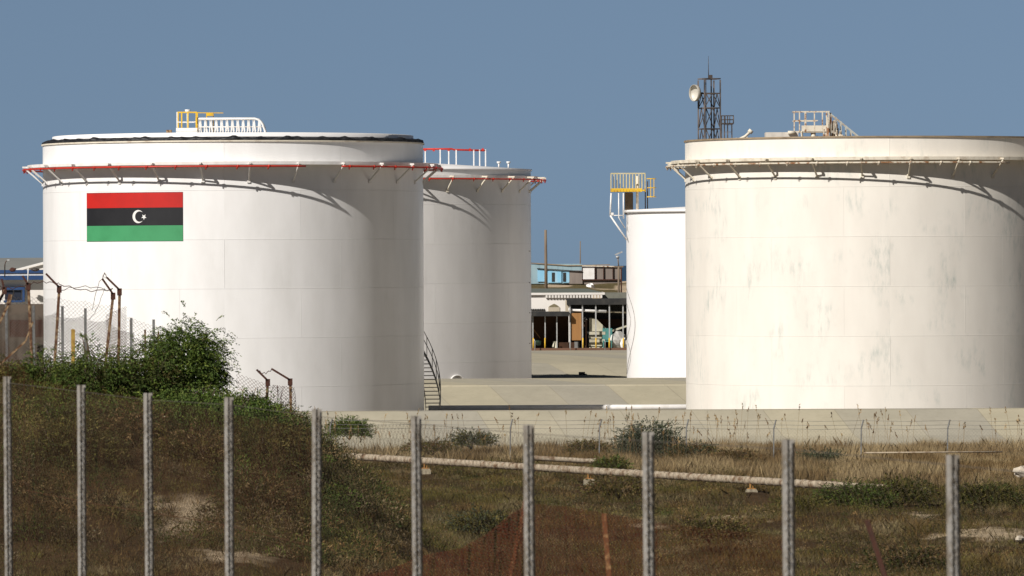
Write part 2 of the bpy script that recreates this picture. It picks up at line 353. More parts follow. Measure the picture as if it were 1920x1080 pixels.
ys = np.unique(np.concatenate([np.linspace(-200, 30, 12), np.linspace(30, 110, 40), np.linspace(110, 266, 300), np.linspace(266, 500, 50), np.linspace(500, 760, 90), np.linspace(760, 1100, 60), np.linspace(1100, 1300, 4)]))
GX, GY = np.meshgrid(xs, ys); X = GX.ravel(); Y = GY.ravel(); Z = ground_z(X, Y)
nx, ny = len(xs), len(ys); ii, jj = np.meshgrid(np.arange(nx - 1), np.arange(ny - 1)); a = (jj * nx + ii).ravel()
sd_ = sandy(X, Y)
soil = np.array([0.065, 0.040, 0.019]); sandc = np.array([0.45, 0.36, 0.24]); hillc = np.array([0.50, 0.40, 0.28]); green = np.array([0.13, 0.105, 0.05])
n1 = vnoise(X * 0.6, Y * 0.35, 3)[:, None]; n2 = vnoise(X * 0.42, Y * 0.09, 6)[:, None]
c = soil * (0.75 + 0.6 * n1); c = c * (1 - sd_[:, None]) + sandc * sd_[:, None]
dry = np.clip((Y - 246 + 26 * np.clip(X / 15, 0, 1)) / 10, 0, 1)[:, None]; c = c * (1 - dry * .6) + np.array([0.25, 0.18, 0.09]) * dry * .6 * (1 - sd_[:, None]) + c * dry * .6 * sd_[:, None]
hm = np.clip((Y - 266) / 4, 0, 1)[:, None]; c = c * (1 - hm) + np.array([0.20, 0.175, 0.13]) * hm
hm = np.clip((Y - 525) / 20, 0, 1)[:, None]; gmask = np.clip((n2 - 0.44) * 8, 0, 1)
c = c * (1 - hm) + (hillc * (1 - gmask) + green * gmask) * hm
gmat, nt, b = nodes_mat('ground_soil')
at = nt.nodes.new('ShaderNodeAttribute'); at.attribute_name = 'Col'
v = mapped(nt)
cc = mix(nt, 1.0, at.outputs[0], ramp(nt, noise(nt, v, 2.5, 8, 0.7), [(0.3, (0.6, 0.6, 0.6)), (0.7, (1.25, 1.2, 1.15))]), 'MULTIPLY')
nt.links.new(cc, b.inputs['Base Color']); b.inputs['Roughness'].default_value = 0.95; b.inputs['Specular IOR Level'].default_value = 0.1
bn = nt.nodes.new('ShaderNodeBump'); bn.inputs['Distance'].default_value = 0.12; bn.inputs['Strength'].default_value = 0.8
nt.links.new(noise(nt, v, 3.0, 8, 0.7), bn.inputs['Height']); nt.links.new(bn.outputs[0], b.inputs['Normal'])
g = np_mesh('ground', np.c_[X, Y, Z], np.stack([a, a + 1, a + nx + 1, a + nx], 1), gmat, c)
g.data.polygons.foreach_set('use_smooth', [True] * len(g.data.polygons)); tag(g, kind='structure')
# sea
sm, nt, b = nodes_mat('sea_water'); b.inputs['Base Color'].default_value = (0.012, 0.05, 0.095, 1); b.inputs['Roughness'].default_value = 0.35
bn = nt.nodes.new('ShaderNodeBump'); bn.inputs['Distance'].default_value = 0.5; nt.links.new(noise(nt, mapped(nt, scale=(1, 0.4, 1)), 0.3, 5), bn.inputs['Height']); nt.links.new(bn.outputs[0], b.inputs['Normal'])
tag(MB().add([(-60000, 860, -1.2), (60000, 860, -1.2), (60000, 90000, -1.2), (-60000, 90000, -1.2)], [(0, 1, 2, 3)]).build('sea', sm), kind='structure')

# ------------------------------------------------------------------ storage tanks
def cyl(r, a, z): return (r * math.sin(a), -r * math.cos(a), z)
def arc(r, a0, a1, z, n=None):
    n = n or max(4, int(abs(a1 - a0) / R_(2.5))); return [cyl(r, a0 + (a1 - a0) * k / n, z) for k in range(n + 1)]
def shell(t, R, H, mat, top_mat=None):
    t_ = MB().lathe([(R, -0.3)] + [(R, z) for z in np.arange(0.0, H, 2.44)] + [(R, H)], 192, uvR=R)
    return t_.build('shell', mat, t)
def girder(t, R, z, ext, deck_w, mat_deck, mat_brk, mat_pipe, a_off, drop=.15, skip=(), pipe_gap=(), floor_t=0.05):
    MB().lathe([(R - 0.02, z + floor_t), (R + deck_w, z + floor_t), (R + deck_w, z - 0.11), (R + deck_w - 0.02, z - 0.11), (R + deck_w - 0.02, z), (R - 0.02, z)], 160, smooth=False).build('wind_girder', mat_deck, t)
    step = 2 * math.pi / 27; proto = None
    b = MB(); zt = z - 0.045
    b.bar((0, -R + 0.02, zt), (0, -R - ext, zt), 0.11, 0.085)
    b.bar((0, -R - ext + 0.10, zt - 0.05), (0, -R + 0.01, zt - 0.86), 0.07, 0.07); b.box((0, -R - 0.03, zt - 0.86), (0.16, 0.05, 0.2))
    for k in range(27):
        o = b.build('bracket', mat_brk, t) if proto is None else proto.copy()
        if proto is None: proto = o
        else: COL.objects.link(o); o.parent = t
        o.rotation_euler.z = a_off + k * step
    if mat_pipe:
        zp = zt - drop; rp = R + ext - 0.06; a = a_off; n_seg = 0
        cuts = sorted(pipe_gap); spans = []; start = cuts[0][1]
        for g0, g1 in cuts[1:]: spans.append((start, g0)); start = g1
        spans.append((start, cuts[0][0] + 2 * math.pi))
        for s0, s1 in spans:
            p = MB().tube(arc(rp, s0, s1, zp), 0.045, 8)
            for q in range(int((s1 - s0) / (step * .62))):
                aa = s0 + 0.04 + q * step * .62; p.tube([cyl(rp, aa, zp), cyl(rp, aa + 0.010, zp)], 0.068, 8); p.tube([cyl(rp, aa, zp), cyl(rp - .02, aa, zp - .16)], .03, 6)
            p.build('ring_pipe', mat_pipe, t)
def railing(pts, h, post_r, rail_r, mids=(0.5,)):
    b = MB()
    for p in pts: b.tube([p, (p[0], p[1], p[2] + h)], post_r, 6)
    for f in (1.0,) + tuple(mids): b.tube([(p[0], p[1], p[2] + h * f) for p in pts], rail_r, 6)
    return b

D1 = 300.0
# --- first white tank
T1p = P(436, 0, D1); T1 = thing('storage_tank', (T1p.x, D1, 0), 'big clean white storage tank with a painted red, black and green flag on its side', 'storage tank', 'large storage tanks')
R1, H1 = 9.71, 14.62
shell(T1, R1, H1, 'tank_white')
MB().lathe([(R1 + 0.004, 14.60), (R1 + 0.07, 14.60), (R1 + 0.07, 14.67), (R1 - 0.06, 14.67), (R1 - 0.06, 14.58)], 192, smooth=False).build('rim', 'cream', T1)
girder(T1, R1, 13.56, 1.04, 0.78, 'white', 'white', 'red', R_(7.2), pipe_gap=((R_(22.3), R_(33.0)), (R_(100), R_(104)), (R_(160), R_(163))))
MB().lathe([(9.22, 14.5), (9.22, 15.05), (9.16, 15.07), (0.01, 15.07)], 160, uvR=9.2).build('floating_roof', 'tank_plain', T1)
jit = lambda a, j: ((0.05 * math.sin(a * 47) + 0.04 * math.sin(a * 113 + 1)) * (1 if j in (1, 2, 3) else 0), (0.035 * math.sin(a * 39) + 0.03 * math.sin(a * 91 + j) + 0.025 * math.sin(a * 23)) * (1 if j in (2, 3) else 0))
MB().lathe([(9.60, 14.63), (9.70, 14.67), (9.66, 14.77), (9.45, 14.84), (9.24, 14.86)], 420, jitter=jit).build('seal_skirt', 'black', T1)
# flag painted on the plates
V1 = R_(2.73); a0, a1 = math.asin(-269 / 357) + V1, math.asin(-92 / 357) + V1
zs = [12.10, 11.35, 10.47, 9.70]
def cpatch(r, u0, u1, z0, z1, n=24): return MB().lathe([(r, z0), (r, z1)], n, u0, u1)
flag = cpatch(R1 + 0.006, a0 - 0.0012, a1 + 0.0012, zs[3] - 0.02, zs[0] + 0.02).build('flag', 'flag_black', T1); flag['label'] = 'painted flag of red, black and green stripes with crescent and star'
for k, (nm, mm_) in enumerate((('red_stripe', 'flag_red'), ('black_stripe', 'flag_black'), ('green_stripe', 'flag_green'))):
    cpatch(R1 + 0.012, a0, a1, zs[k + 1] + (0.006 if k < 2 else 0), zs[k]).build(nm, mm_, flag)
def curved(poly, ac, zc, r): return [cyl(r, ac + x / R1, zc + y) for x, y in poly]
zc = 10.915; ac = math.asin(-173.5 / 357) + V1; n = 28; cr = MB(); outer = []; inner = []
for k in range(n + 1):
    t = R_(38) + (R_(322) - R_(38)) * k / n; outer.append((0.325 * math.cos(t), 0.325 * math.sin(t)))
    t2 = R_(50.5) + (R_(309.5) - R_(50.5)) * k / n; inner.append((0.085 + 0.262 * math.cos(t2), 0.262 * math.sin(t2)))
inner[0] = outer[0]; inner[-1] = outer[-1]
cr.add(curved(outer + inner, ac, zc, R1 + 0.02), [(k, k + 1, n + 2 + k, n + 1 + k) for k in range(n)]); cr.build('crescent', 'white', flag)
st = [((0.155 if k % 2 == 0 else 0.062) * math.cos(R_(36 * k + 198)), (0.155 if k % 2 == 0 else 0.062) * math.sin(R_(36 * k + 198))) for k in range(10)]
MB().add(curved([(0, 0)] + st, ac + 0.325 / R1, zc - 0.02, R1 + 0.02), [(0, 1 + k, 1 + (k + 1) % 10) for k in range(10)]).build('star', 'white', flag)
# roof platform and rolling ladder
def loc(px, Y, T, D): return P(px, 0, Y).x - T.location.x
yl = 2.5; YL = D1 + yl; rz_ = 15.07
xa, xb = loc(331, YL, T1, D1), loc(367, YL, T1, D1)
pf = MB(); 
for x0 in (xa, (xa + xb) / 2, xb):
    for y0 in (yl, yl + 1.0): pf.box((x0, y0, rz_ + 0.12), (0.05, 0.05, 0.24))
pf.box(((xa + xb) / 2, yl + 0.5, rz_ + 0.30), (xb - xa + 0.1, 1.1, 0.13)); pf.box(((xa + xb) / 2, yl - 0.06, rz_ + 0.42), (xb - xa + 0.1, 0.02, 0.16))
pf.build('gauge_platform', 'white', T1)
rl = MB(); pz = rz_ + 0.36
for x0, y0 in ((xa + 0.24, yl), (xa + 0.56, yl), (xb, yl), (xa, yl + 1), (xb, yl + 1)): rl.box((x0, y0, pz + 0.49), (0.07, 0.07, 0.98))
rl.bar((xa, yl, pz + 0.96), (xb, yl, pz + 0.96), 0.04).bar((xa, yl + 1, pz + 0.96), (xb + 1.35, yl + 1, pz + 0.93), 0.04); rl.build('yellow_railing', 'yellow', T1)
MB().box((xa, yl, pz + 0.48), (0.05, 0.05, 0.96)).bar((xa, yl, pz + 0.45), (xb, yl, pz + 0.45), 0.04).bar((xa, yl + 1, pz + 0.45), (xb, yl + 1, pz + 0.45), 0.04).tube([(xa + 0.52, yl + .5, pz), (xa + 0.52, yl + .5, pz + 0.95)], 0.05).tube([(xa + 0.52, yl + .5, pz + 0.93), (xa + 0.52, yl + .5, pz + 1.10)], 0.10, 10, 0.15).build('white_railing', 'white', T1)
x1, x2 = xb + 0.06, loc(496, YL, T1, D1)
ld = MB(); n = 14
for s in (0, 1):
    y0 = yl + 0.1 + s * 0.75
    zt = rz_ + 0.97
    pts = [(x1, y0, zt), (x2 - 0.55, y0, zt + 0.0)] + [(x2 - 0.55 + 0.55 * math.sin(t), y0, zt - 0.85 + 0.85 * math.cos(t)) for t in (R_(20 + 14 * k) for k in range(6))]
    ld.tube(pts, 0.06, 8); ld.tube([(x1, y0, rz_ + 0.10), (x2, y0, rz_ + 0.10)], 0.06, 8); ld.tube([(x1, y0, rz_ + 0.55), (x2 - 0.1, y0, rz_ + 0.55)], 0.028, 6)
    for k in range(12):
        xm = x1 + 0.05 + k * 0.278
        ld.bar((xm, y0, rz_ + 0.10), (xm + 0.055, y0, zt), 0.05, 0.07); ld.bar((xm + 0.17, y0, rz_ + 0.10), (xm + 0.06, y0, zt), 0.05, 0.07)
ld.build('rolling_ladder', 'white', T1)
tr_ = MB()
for k in range(16): tr_.box((x1 + 0.1 + k * 0.21, yl + 0.48, rz_ + 0.16), (0.17, 0.72, 0.025))
tr_.build('ladder_treads', 'cream_rust', T1)
wx = loc(391, YL, T1, D1); MB().box((wx, yl + 0.95, pz + 0.86), (0.38, 0.2, 0.17)).bar((wx - .17, yl + .95, pz + .8), (wx - .17, yl + .95, pz - .3), .05).bar((wx + .17, yl + .95, pz + .8), (wx + .17, yl + .95, pz - .3), .05).build('hoist_box', 'yellow', T1)
MB().box((loc(316, YL, T1, D1), yl, rz_ + 0.2), (0.28, 0.28, 0.4)).build('vent_box', 'rust', T1)
# stairway winding up round the far side
stt = MB(); rs = R1 + 0.82; da = 0.268 / R1; start = R_(92.7 - 9.5)
for k in range(60):
    aa = start + k * da; z = 0.2 + k * 0.196
    c0 = cyl((R1 + rs) / 2 + 0.02, aa, z); MB().box(c0, (0.235, 0.76, 0.045), aa).build('tread', 'stair_steel', T1)
for rr in (rs + 0.01, R1 + 0.08):
    sr = MB()
    pts = [cyl(rr, start + k * da, 0.12 + k * 0.196) for k in range(60)]
    for p, q in zip(pts[:-1], pts[1:]): sr.bar(p, q, 0.03, 0.15)
    sr.build('stringer', 'stair_steel', T1)
hr = MB()
for k in range(0, 60, 3): aa = start + k * da; z = 0.2 + k * 0.196; hr.tube([cyl(rs + 0.02, aa, z), cyl(rs + 0.02, aa, z + 1.0)], 0.02, 5)
for h in (1.0, 0.55): hr.tube([cyl(rs + 0.02, start + k * da, 0.2 + k * 0.196 + h) for k in range(60)], 0.022, 5)
hr.build('handrail', 'stair_steel', T1)

# --- second tank, cone roof, behind
D2 = 370.0; T2 = thing('storage_tank', (P(705, 0, D2).x, D2, 0), 'pale white cone roofed storage tank half hidden behind the tank with the flag', 'storage tank', 'large storage tanks')
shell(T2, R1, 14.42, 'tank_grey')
MB().lathe([(R1 + 0.09, 14.36), (R1 + 0.09, 14.45), (R1 * 0.5, 14.45 + 0.66 / 2), (0.02, 14.45 + 0.68)], 160, uvR=R1).build('cone_roof', 'tank_plain', T2)
girder(T2, R1, 13.95, 1.0, 0.5, 'white', 'cream', 'red', R_(27.8 - 13.333 * 4), pipe_gap=((R_(140), R_(144)), (R_(200), R_(203))))
def l2(px, y): return P(px, 0, D2 + y).x - T2.location.x
ry = -1.0; pts_f = [(l2(px, ry), ry, 0) for px in (793, 824, 837, 854, 887, 909)]; 
rz2 = lambda x, y: 14.45 + 0.68 * (1 - min(1, math.hypot(x, y) / R1))
top = MB()
for yy in (ry, ry + 1.6):
    for px in (780, 796, 824, 840, 854, 887, 898, 909):
        x0 = l2(px, yy); MB().box((x0, yy, (rz2(x0, yy) + 15.72) / 2), (0.075, 0.075, 15.72 - rz2(x0, yy))).build('rail_post', 'white', T2)
    xA, xB = l2(770, yy), l2(909, yy); top.tube([(xA, yy, 15.76), (l2(846, yy), yy, 15.77), (l2(850, yy), yy, 15.72), (xB, yy, 15.66)], 0.05, 6)
    for px in (796, 812, 840, 880, 904): top.box((l2(px, yy), yy, 15.71), (0.14, 0.12, 0.14))
top.tube([(l2(909, ry), ry, 15.66), (l2(909, ry), ry + 1.6, 15.66)], 0.05, 6); top.build('red_top_rail', 'red', T2); 
for px in (934, 952):
    x0 = l2(px, -1); MB().tube([(x0, -1, rz2(x0, -1) - .05), (x0, -1, rz2(x0, -1) + 0.26)], 0.05, 8).lathe([(0.0, 14.95), (0.13, 14.95), (0.13, 14.87), (0.06, 14.80)], 12, c=(x0, -1)).build('roof_vent', 'white', T2)
# clips up the far side and the manhole at the foot
for py in (471, 530, 586, 643): MB().box(cyl(R1 + 0.02, R_(81), P(985, py, D2).z), (0.36, 0.06, 0.05), R_(80)).build('wall_clip', 'stair_steel', T2)
mh = thing('manhole_tmp', (0, 0, 0), '', ''); bpy.data.objects.remove(mh)
am = math.asin((855 - 705) / 288); mz = P(855, 716, 362).z
MB().lathe([(0.47, 0), (0.55, 0), (0.55, 0.12), (0.47, 0.12), (0.47, 0)], 28, c=(0, 0)).build('manhole_ring', 'white', T2).matrix_local = Matrix.Translation(cyl(R1, am, mz - 0.1)) @ Matrix.Rotation(am, 4, 'Z') @ Matrix.Rotation(R_(90), 4, 'X')

# --- third, lower tank with yellow platform
D3 = 370.0; R3 = 9.0; H3 = P(1230, 392, D3 - 9).z; T3 = thing('storage_tank', (P(1440, 0, D3).x, D3, 0), 'lower plain white storage tank with a yellow railed platform, behind the weathered cream tank', 'storage tank', 'large storage tanks')
MB().lathe([(R3, -.3), (R3, H3 - .12)], 160, uvR=R3).build('shell', 'tank_plain', T3)
MB().lathe([(R3 + .003, H3 - .16), (R3 + .14, H3 - .16), (R3 + .14, H3), (R3 + .1, H3 + .02), (0.02, H3 + .5)], 160).build('roof', 'tank_plain', T3)
def l3(px, py, y):
    p = P(px, py, D3 + y); return (p.x - T3.location.x, y, p.z)
pl = MB(); yF, yB = -1.5, 0.3
xl, _, zf = l3(1146, 360, yF); xr = l3(1210, 360, yF)[0]
pl.box(((xl + xr) / 2, (yF + yB) / 2, zf + 0.1), (xr - xl, yB - yF, 0.08))
for yy in (yF, yB):
    for k in range(10): pl.box((xl + (k + .5) * (1.95 / 10), yy, zf + 0.12), (0.17, 0.03, 0.22))
pl.bar((xl, yF, zf + .12), (xl, yB, zf + .12), .04, .22).bar((xr, yF, zf + .12), (xr, yB, zf + .12), .04, .22)
pl.build('platform', 'yellow', T3)
yr = MB(); zt = l3(1146, 325, yF)[2]
for yy in (yF, yB):
    for k in range(12): x0 = xl + k * (xr - xl) / 11; yr.box((x0, yy, (zf + .2 + zt) / 2), (0.035, 0.035, zt - zf - .2))
    yr.bar((xl, yy, zt), (xr, yy, zt), .05)
for k in range(1, 8): y0 = yF + k * (yB - yF) / 8; yr.box((xl, y0, (zf + .2 + zt) / 2), (0.035, 0.035, zt - zf - .2))
yr.bar((xl, yF, zt), (xl, yB, zt), .05); yr.build('platform_railing', pmat('faded_yellow_rail', (0.55, 0.47, 0.24), 0.6, c2=(0.6, 0.56, 0.45), scale=3), T3)
for yy in (yF, yB):
    su = MB()
    A = l3(1146, 362, yy); B = l3(1144, 404, yy); C = l3(1172, 450, yy); C = (C[0] + .1, yy, C[2])
    su.tube([A, B], .05, 8).tube([B, C], .05, 8); E = l3(1170, 404, yy); su.tube([B, E], .035, 6)
    G = l3(1169, 362, yy); su.tube([G, l3(1169, 410, yy)], .045, 8); G = l3(1160, 362, yy); su.tube([G, l3(1160, 408, yy), l3(1172, 428, yy)], .035, 8)
    su.box(l3(1148, 401, yy), (.16, .12, .16)).build('platform_bracket', 'white', T3)
x0, _, z0 = l3(1172, 392, -.6); x1_ = l3(1185, 0, -.6)[0]; z1 = l3(1172, 362, -.6)[2]
MB().box(((x0 + x1_) / 2, 0.0, (H3 + z1) / 2 - .1), (x1_ - x0, .8, z1 - H3 + .3)).build('control_cabinet', pmat('cabinet_brown', (0.15, 0.11, 0.07), .7), T3)
MB().tube([l3(1195, 395, -.7), l3(1195, 330, -.7)], .085, 10).build('vent_pipe', 'cream', T3)
dk = MB()
for px in (1186, 1210, 1214): dk.bar(l3(px, 396, -.2), l3(px, 340 if px > 1200 else 362, -.2), .07)
dk.build('steel_posts', 'dark_steel', T3)
cg = MB()
for px in (1220, 1226): cg.bar(l3(px, 334, -1.5), l3(px, 370, -1.5), .04); cg.bar(l3(px, 334, -.6), l3(px, 370, -.6), .04)
for py in (335, 352, 369):
    c0 = l3(1213, py, -1.5); c1 = l3(1230, py, -1.5); cg.tube([c0, (c1[0] - .15, -1.5, c0[2]), (c1[0], -1.05, c0[2]), (c1[0] - .15, -.6, c0[2]), (c0[0], -.6, c0[2])], .03, 6)
cg.build('ladder_cage', 'yellow', T3)
cb = MB(); zz = [P(1190, py, D3 - 7).z for py in (540, 570, 620, 660, 705)]
hz = MB().tube([cyl(R3 + .03, -R_(88 - 17 * math.sin(math.pi * min(1, k / 20) ** .8)), zz[0] + (zz[4] - zz[0]) * k / 20) for k in range(21)], .014, 5)
hz.tube([cyl(R3 + .03, -R_(86 - 9 * abs(math.sin(2 * math.pi * k / 20))), zz[1] + (zz[4] - zz[1]) * k / 20) for k in range(21)], .011, 5).build('hanging_cable', 'stair_steel', T3)

# --- fourth, weathered tank
D4 = 297.0; T4 = thing('storage_tank', (P(1643, 0, D4).x, D4, 0), 'huge weathered cream storage tank with grey green streaks, cut off by the right edge', 'storage tank', 'large storage tanks')
R4 = 9.71
shell(T4, R4, H1, 'tank_cream')
MB().lathe([(R4 + .004, 14.60), (R4 + .06, 14.60), (R4 + .06, 14.68), (R4 - .3, 14.68), (R4 - .3, 14.4), (0.02, 14.4)], 192, smooth=False).build('rim', 'lip_brown', T4)
girder(T4, R4, 13.60, 1.0, 0.72, 'cream', 'cream', 'cream_rust', R_(5.5), drop=.2, pipe_gap=((R_(34), R_(41)), (R_(120), R_(123))))
def l4(px, py, y):
    p = P(px, py, D4 + y); return Vector((p.x - T4.location.x, y, p.z))
a_ = l4(1436, 248, -4); b_ = l4(1497, 266, -4)
MB().box(((a_.x + b_.x) / 2, -3.2, (a_.z + 14.4) / 2), (b_.x - a_.x, 1.5, a_.z - 14.4)).build('roof_hatch_box', pmat('hatch_grey', (.62, .58, .52), .7), T4)
MB().tube([(l4(1480, 0, -4.1).x - .1, -4.05, l4(0, 255, -4).z), (l4(1480, 0, -4.1).x + .25, -4.05, l4(0, 255, -4).z)], .09, 10).build('roller', 'cream', T4)
pf = MB(); fa, fb = l4(1488, 247, -1), l4(1556, 247, -1); zf = fa.z; zt = l4(1520, 209, -1).z
pf.box(((fa.x + fb.x) / 2, -.4, zf), (fb.x - fa.x, 1.2, .08)); pf.box(((fa.x + 1.05), -1.01, zf + .16), (2.0 - .9 + .2, .03, .3)); pf.bar((fa.x + .4, -1, zf), (fa.x + .5, -.9, 14.4), .08).tube([(fa.x + 1.0, -.8, zf), (fa.x + 1.0, -.8, 14.4)], .12)
pf.bar((fb.x - .1, -.9, zf), (fb.x - .1, -.9, 14.4), .08); pf.build('roof_platform', 'cream', T4)
rr = MB()
for yy in (-1, .2):
    for px in (1488, 1498, 1509, 1526, 1541, 1549, 1553): x0 = l4(px, 0, yy).x; rr.box((x0, yy, (zf + zt) / 2), (.06 if px != 1509 else .1, .06, zt - zf))
    rr.bar((fa.x, yy, zt), (fb.x, yy, zt), .04).bar((fa.x, yy, (zt + zf) / 2 + .05), (fb.x - .6, yy, (zt + zf) / 2 + .05), .05)
rr.bar((fa.x, -1, zt), (fa.x, .2, zt), .04); rr.build('platform_railing', 'cream_rust', T4)
ll = MB(); sA = Vector((fb.x, -.9, zf + .05)); sB = l4(1612, 266, -.9); sB.z = 14.45
for yy in (-.9, -.1):
    ll.bar((sA.x, yy, sA.z), (sB.x, yy, sB.z), .05, .12)
    hb = l4(1600, 250, yy); ll.bar((fb.x - .1, yy, zt), (sB.x, yy, 14.45 + .35), .05)
    for k in range(6):
        t = (k + .3) / 6; x0 = sA.x + (sB.x - sA.x) * t; z0 = sA.z + (sB.z - sA.z) * t; z1 = zt + (14.8 - zt) * t; ll.bar((x0, yy, z0), (x0, yy, z1), .045)
ll.build('rolling_ladder', pmat('ladder_faded', (.45, .46, .42), .7, c2=(.3, .2, .12), scale=5), T4)
tl = MB(); rnd = random.Random(3)
for k in range(26):
    x0 = l4(1537 + k * 1.9, 0, -1).x; top_ = 14.4 + max(.4, 1.72 * (1 - abs(k - 8) / (10 if k < 8 else 21)) * rnd.uniform(.72, 1)); tl.bar((x0, -1.1 + rnd.uniform(-.1, .6), 14.4), (x0 + rnd.uniform(-.2, .15), -1 + rnd.uniform(-.1, .5), top_), .075, .075)
tl.build('ladder_trusses', 'cream_rust', T4)
gA = l4(1384, 262, -6); gn = MB().tube([gA, l4(1397, 256, -6), l4(1408, 246, -6)], .07, 8).tube([l4(1405, 249, -6), l4(1409, 244, -6)], .13, 10).tube([l4(1379, 259, -6), l4(1385, 264, -6)], .05, 6)
gn.bar(l4(1390, 260, -6), (l4(1390, 260, -6).x, -6, 14.4), .08).bar(l4(1400, 256, -6), (l4(1400, 256, -6).x, -6, 14.4), .08).build('vent_pipe', 'cream', T4)

# ------------------------------------------------------------------ lattice mast behind
DM = 450.0; mp = P(1329, 0, DM); MT = thing('lattice_mast', (mp.x, DM, 1.7), 'rusty steel lattice radio mast with a round dish, behind the cream tank', 'radio mast')
hw = 0.88 - .06; ztop = P(1328, 148, DM).z - 1.7; cor = []
rotm = R_(20)
def mc(k, z, w=hw): a = rotm + R_(45 + 90 * k); return (w * 1.12 * math.cos(a), w * 1.12 * math.sin(a), z)
for k in range(4): MB().bar(mc(k, 0), mc(k, ztop - .1, hw), .11).build('leg', 'mast_steel', MT)
brc = MB(); z = ztop; lv = []
while z > 1: lv.append(z); z -= 1.12 if z > ztop - 2 else 1.6
for q, z in enumerate(lv):
    for k in range(4): brc.bar(mc(k, z), mc((k + 1) % 4, z), .09)
    if q + 1 < len(lv) and q > 0:
        z2 = lv[q + 1]
        for k in range(4):
            m_ = [(a + b) / 2 for a, b in zip(mc(k, z), mc((k + 1) % 4, z))]; brc.bar(mc(k, z2), m_, .055); brc.bar(mc((k + 1) % 4, z2), m_, .055)
brc.build('bracing', 'mast_steel', MT)
MB().bar((0.15, -.1, 0), (.15, -.1, ztop + .2), .1).bar((-.25, .1, 0), (-.25, .1, ztop), .07).box((.1, -.1, ztop + .15), (.3, .3, .3)).build('cable_run', 'dark_steel', MT)
MB().tube([(-.05, 0, ztop), (-.05, 0, P(1328, 105, DM).z - 1.7)], .035, 6, .012).build('whip_antenna', 'dark_steel', MT)
dz = P(1303, 175, DM).z - 1.7; dx = P(1304, 0, DM).x - mp.x
dm = Matrix.Translation((dx - .02, -.7, dz)) @ Matrix.Rotation(R_(-58), 4, 'Z') @ Matrix.Rotation(R_(90), 4, 'X')
d_ = MB().lathe([(.02, -.28), (.35, -.22), (.58, -.08), (.64, .02), (.64, .22), (.60, .22), (.60, .02)], 28).build('dish', 'dish', MT); d_.matrix_local = dm
d2_ = MB().lathe([(.02, -.20), (.33, -.15), (.55, -.02), (.60, .06)], 28).build('dish_face', 'dish_in', MT); d2_.matrix_local = dm
d3_ = MB().tube([(dx + .1, -.45, dz), (-.5, -.3, dz)], .07); d3_.build('dish_arm', 'dark_steel', MT)
lp = P(1362, 0, DM + 6); LT = thing('access_tower', (lp.x, DM + 6, 1.7), 'thin dark steel ladder tower with small railed landing, right of the radio mast', 'access tower')
zl = P(1362, 232, DM + 6).z - 1.7; zr = P(1362, 217, DM + 6).z - 1.7
m_ = MB()
for x0 in (-.42, -.2, 0.05, .38):
    for y0 in (-.4, .4): m_.bar((x0, y0, 0), (x0, y0, zl if x0 > .1 else zr), .06)
z = .5
while z < zl: m_.bar((.05, -.4, z), (.38, -.4, z), .04).bar((-.2, -.4, z), (.05, -.4, z), .03); z += .55
m_.build('tower_frame', 'mast_steel', LT)
MB().box((0, 0, zl), (1.0, .9, .1)).build('landing', 'dark_steel', LT)
railing([(-.5, -.45, zl), (-.15, -.45, zl), (.2, -.45, zl), (.5, -.45, zl), (.5, .45, zl), (-.5, .45, zl)], zr - zl, .03, .03).build('landing_railing', 'mast_steel', LT)

# ------------------------------------------------------------------ bunds
def bund(name, Y0, prof, x0, x1, label):
    me = MB(); n = 60; m = len(prof)
    for k in range(n + 1):
        x = x0 + (x1 - x0) * k / n
        for dy, z in prof: me.v.append((x, Y0 + dy, z))
    for k in range(n):
        for j in range(m - 1): me.f.append((k * m + j, (k + 1) * m + j, (k + 1) * m + j + 1, k * m + j + 1))
    o = me.build(name, 'concrete'); return tag(o, label, 'containment bund', 'concrete bunds')
zf1 = P(960, 771, 271).z
bund('concrete_bund', 265, [(-2, -.5), (3.2, .55), (6, zf1), (7.6, zf1 + .01), (10.8, -.2)], -60, 90, 'long sloped concrete bund in front of the two nearest tanks')
zf2 = P(1050, 709, 345).z
bund('concrete_bund', 321, [(0, -.2), (7.6, zf2 - .14), (7.9, zf2 - .14), (8, zf2 - .07), (24, zf2 + .0), (28, -.2)], -60, 90, 'sloped concrete bund between the flag tank and the tanks behind it')
zf3 = P(1080, 657, 447).z
bund('concrete_bund', 384, [(0, -.2), (14, P(960, 682, 398).z), (63, zf3), (70, zf3 - .1)], -60, 90, 'farthest concrete slope below the open sheds')
tag(MB().tube([(P(800, 0, 306).x, 306, P(800, 766, 306).z), (P(1500, 0, 306).x, 306, P(1100, 764.5, 306).z)], .16, 14).build('white_pipeline', 'white'), 'straight white pipe along the tank yard floor behind the front bund', 'pipeline')
bx = P(1091, 703, 393); tag(MB().box((bx.x, 393.2, P(1091, 704, 393).z + .02), (.42, .5, .42)).build('drain_box', 'roof_dark'), 'small black box sitting on the far concrete slope', 'drain box')

# ------------------------------------------------------------------ sheds and buildings seen between the tanks
def pbox(mb, x0, x1, y0, y1, Y, depth, inset=0):
    """box whose front face stands at depth Y; extents measured on the photo"""
    a = P((x0 + x1) / 2, y0, Y); b = P((x0 + x1) / 2, y1, Y); xa_, xb_ = P(x0, y0, Y).x, P(x1, y0, Y).x
    mb.box(((xa_ + xb_) / 2, Y + depth / 2, (a.z + b.z) / 2), (abs(xb_ - xa_), depth, abs(a.z - b.z))); return mb
S = 452.0
kb = MB(); pbox(kb, 930, 1290, 652.5, 661, S - 2.5, .5); tag(kb.build('kerb_wall', 'brick_floor'), 'low red brown kerb wall in front of the open sheds', 'kerb wall')
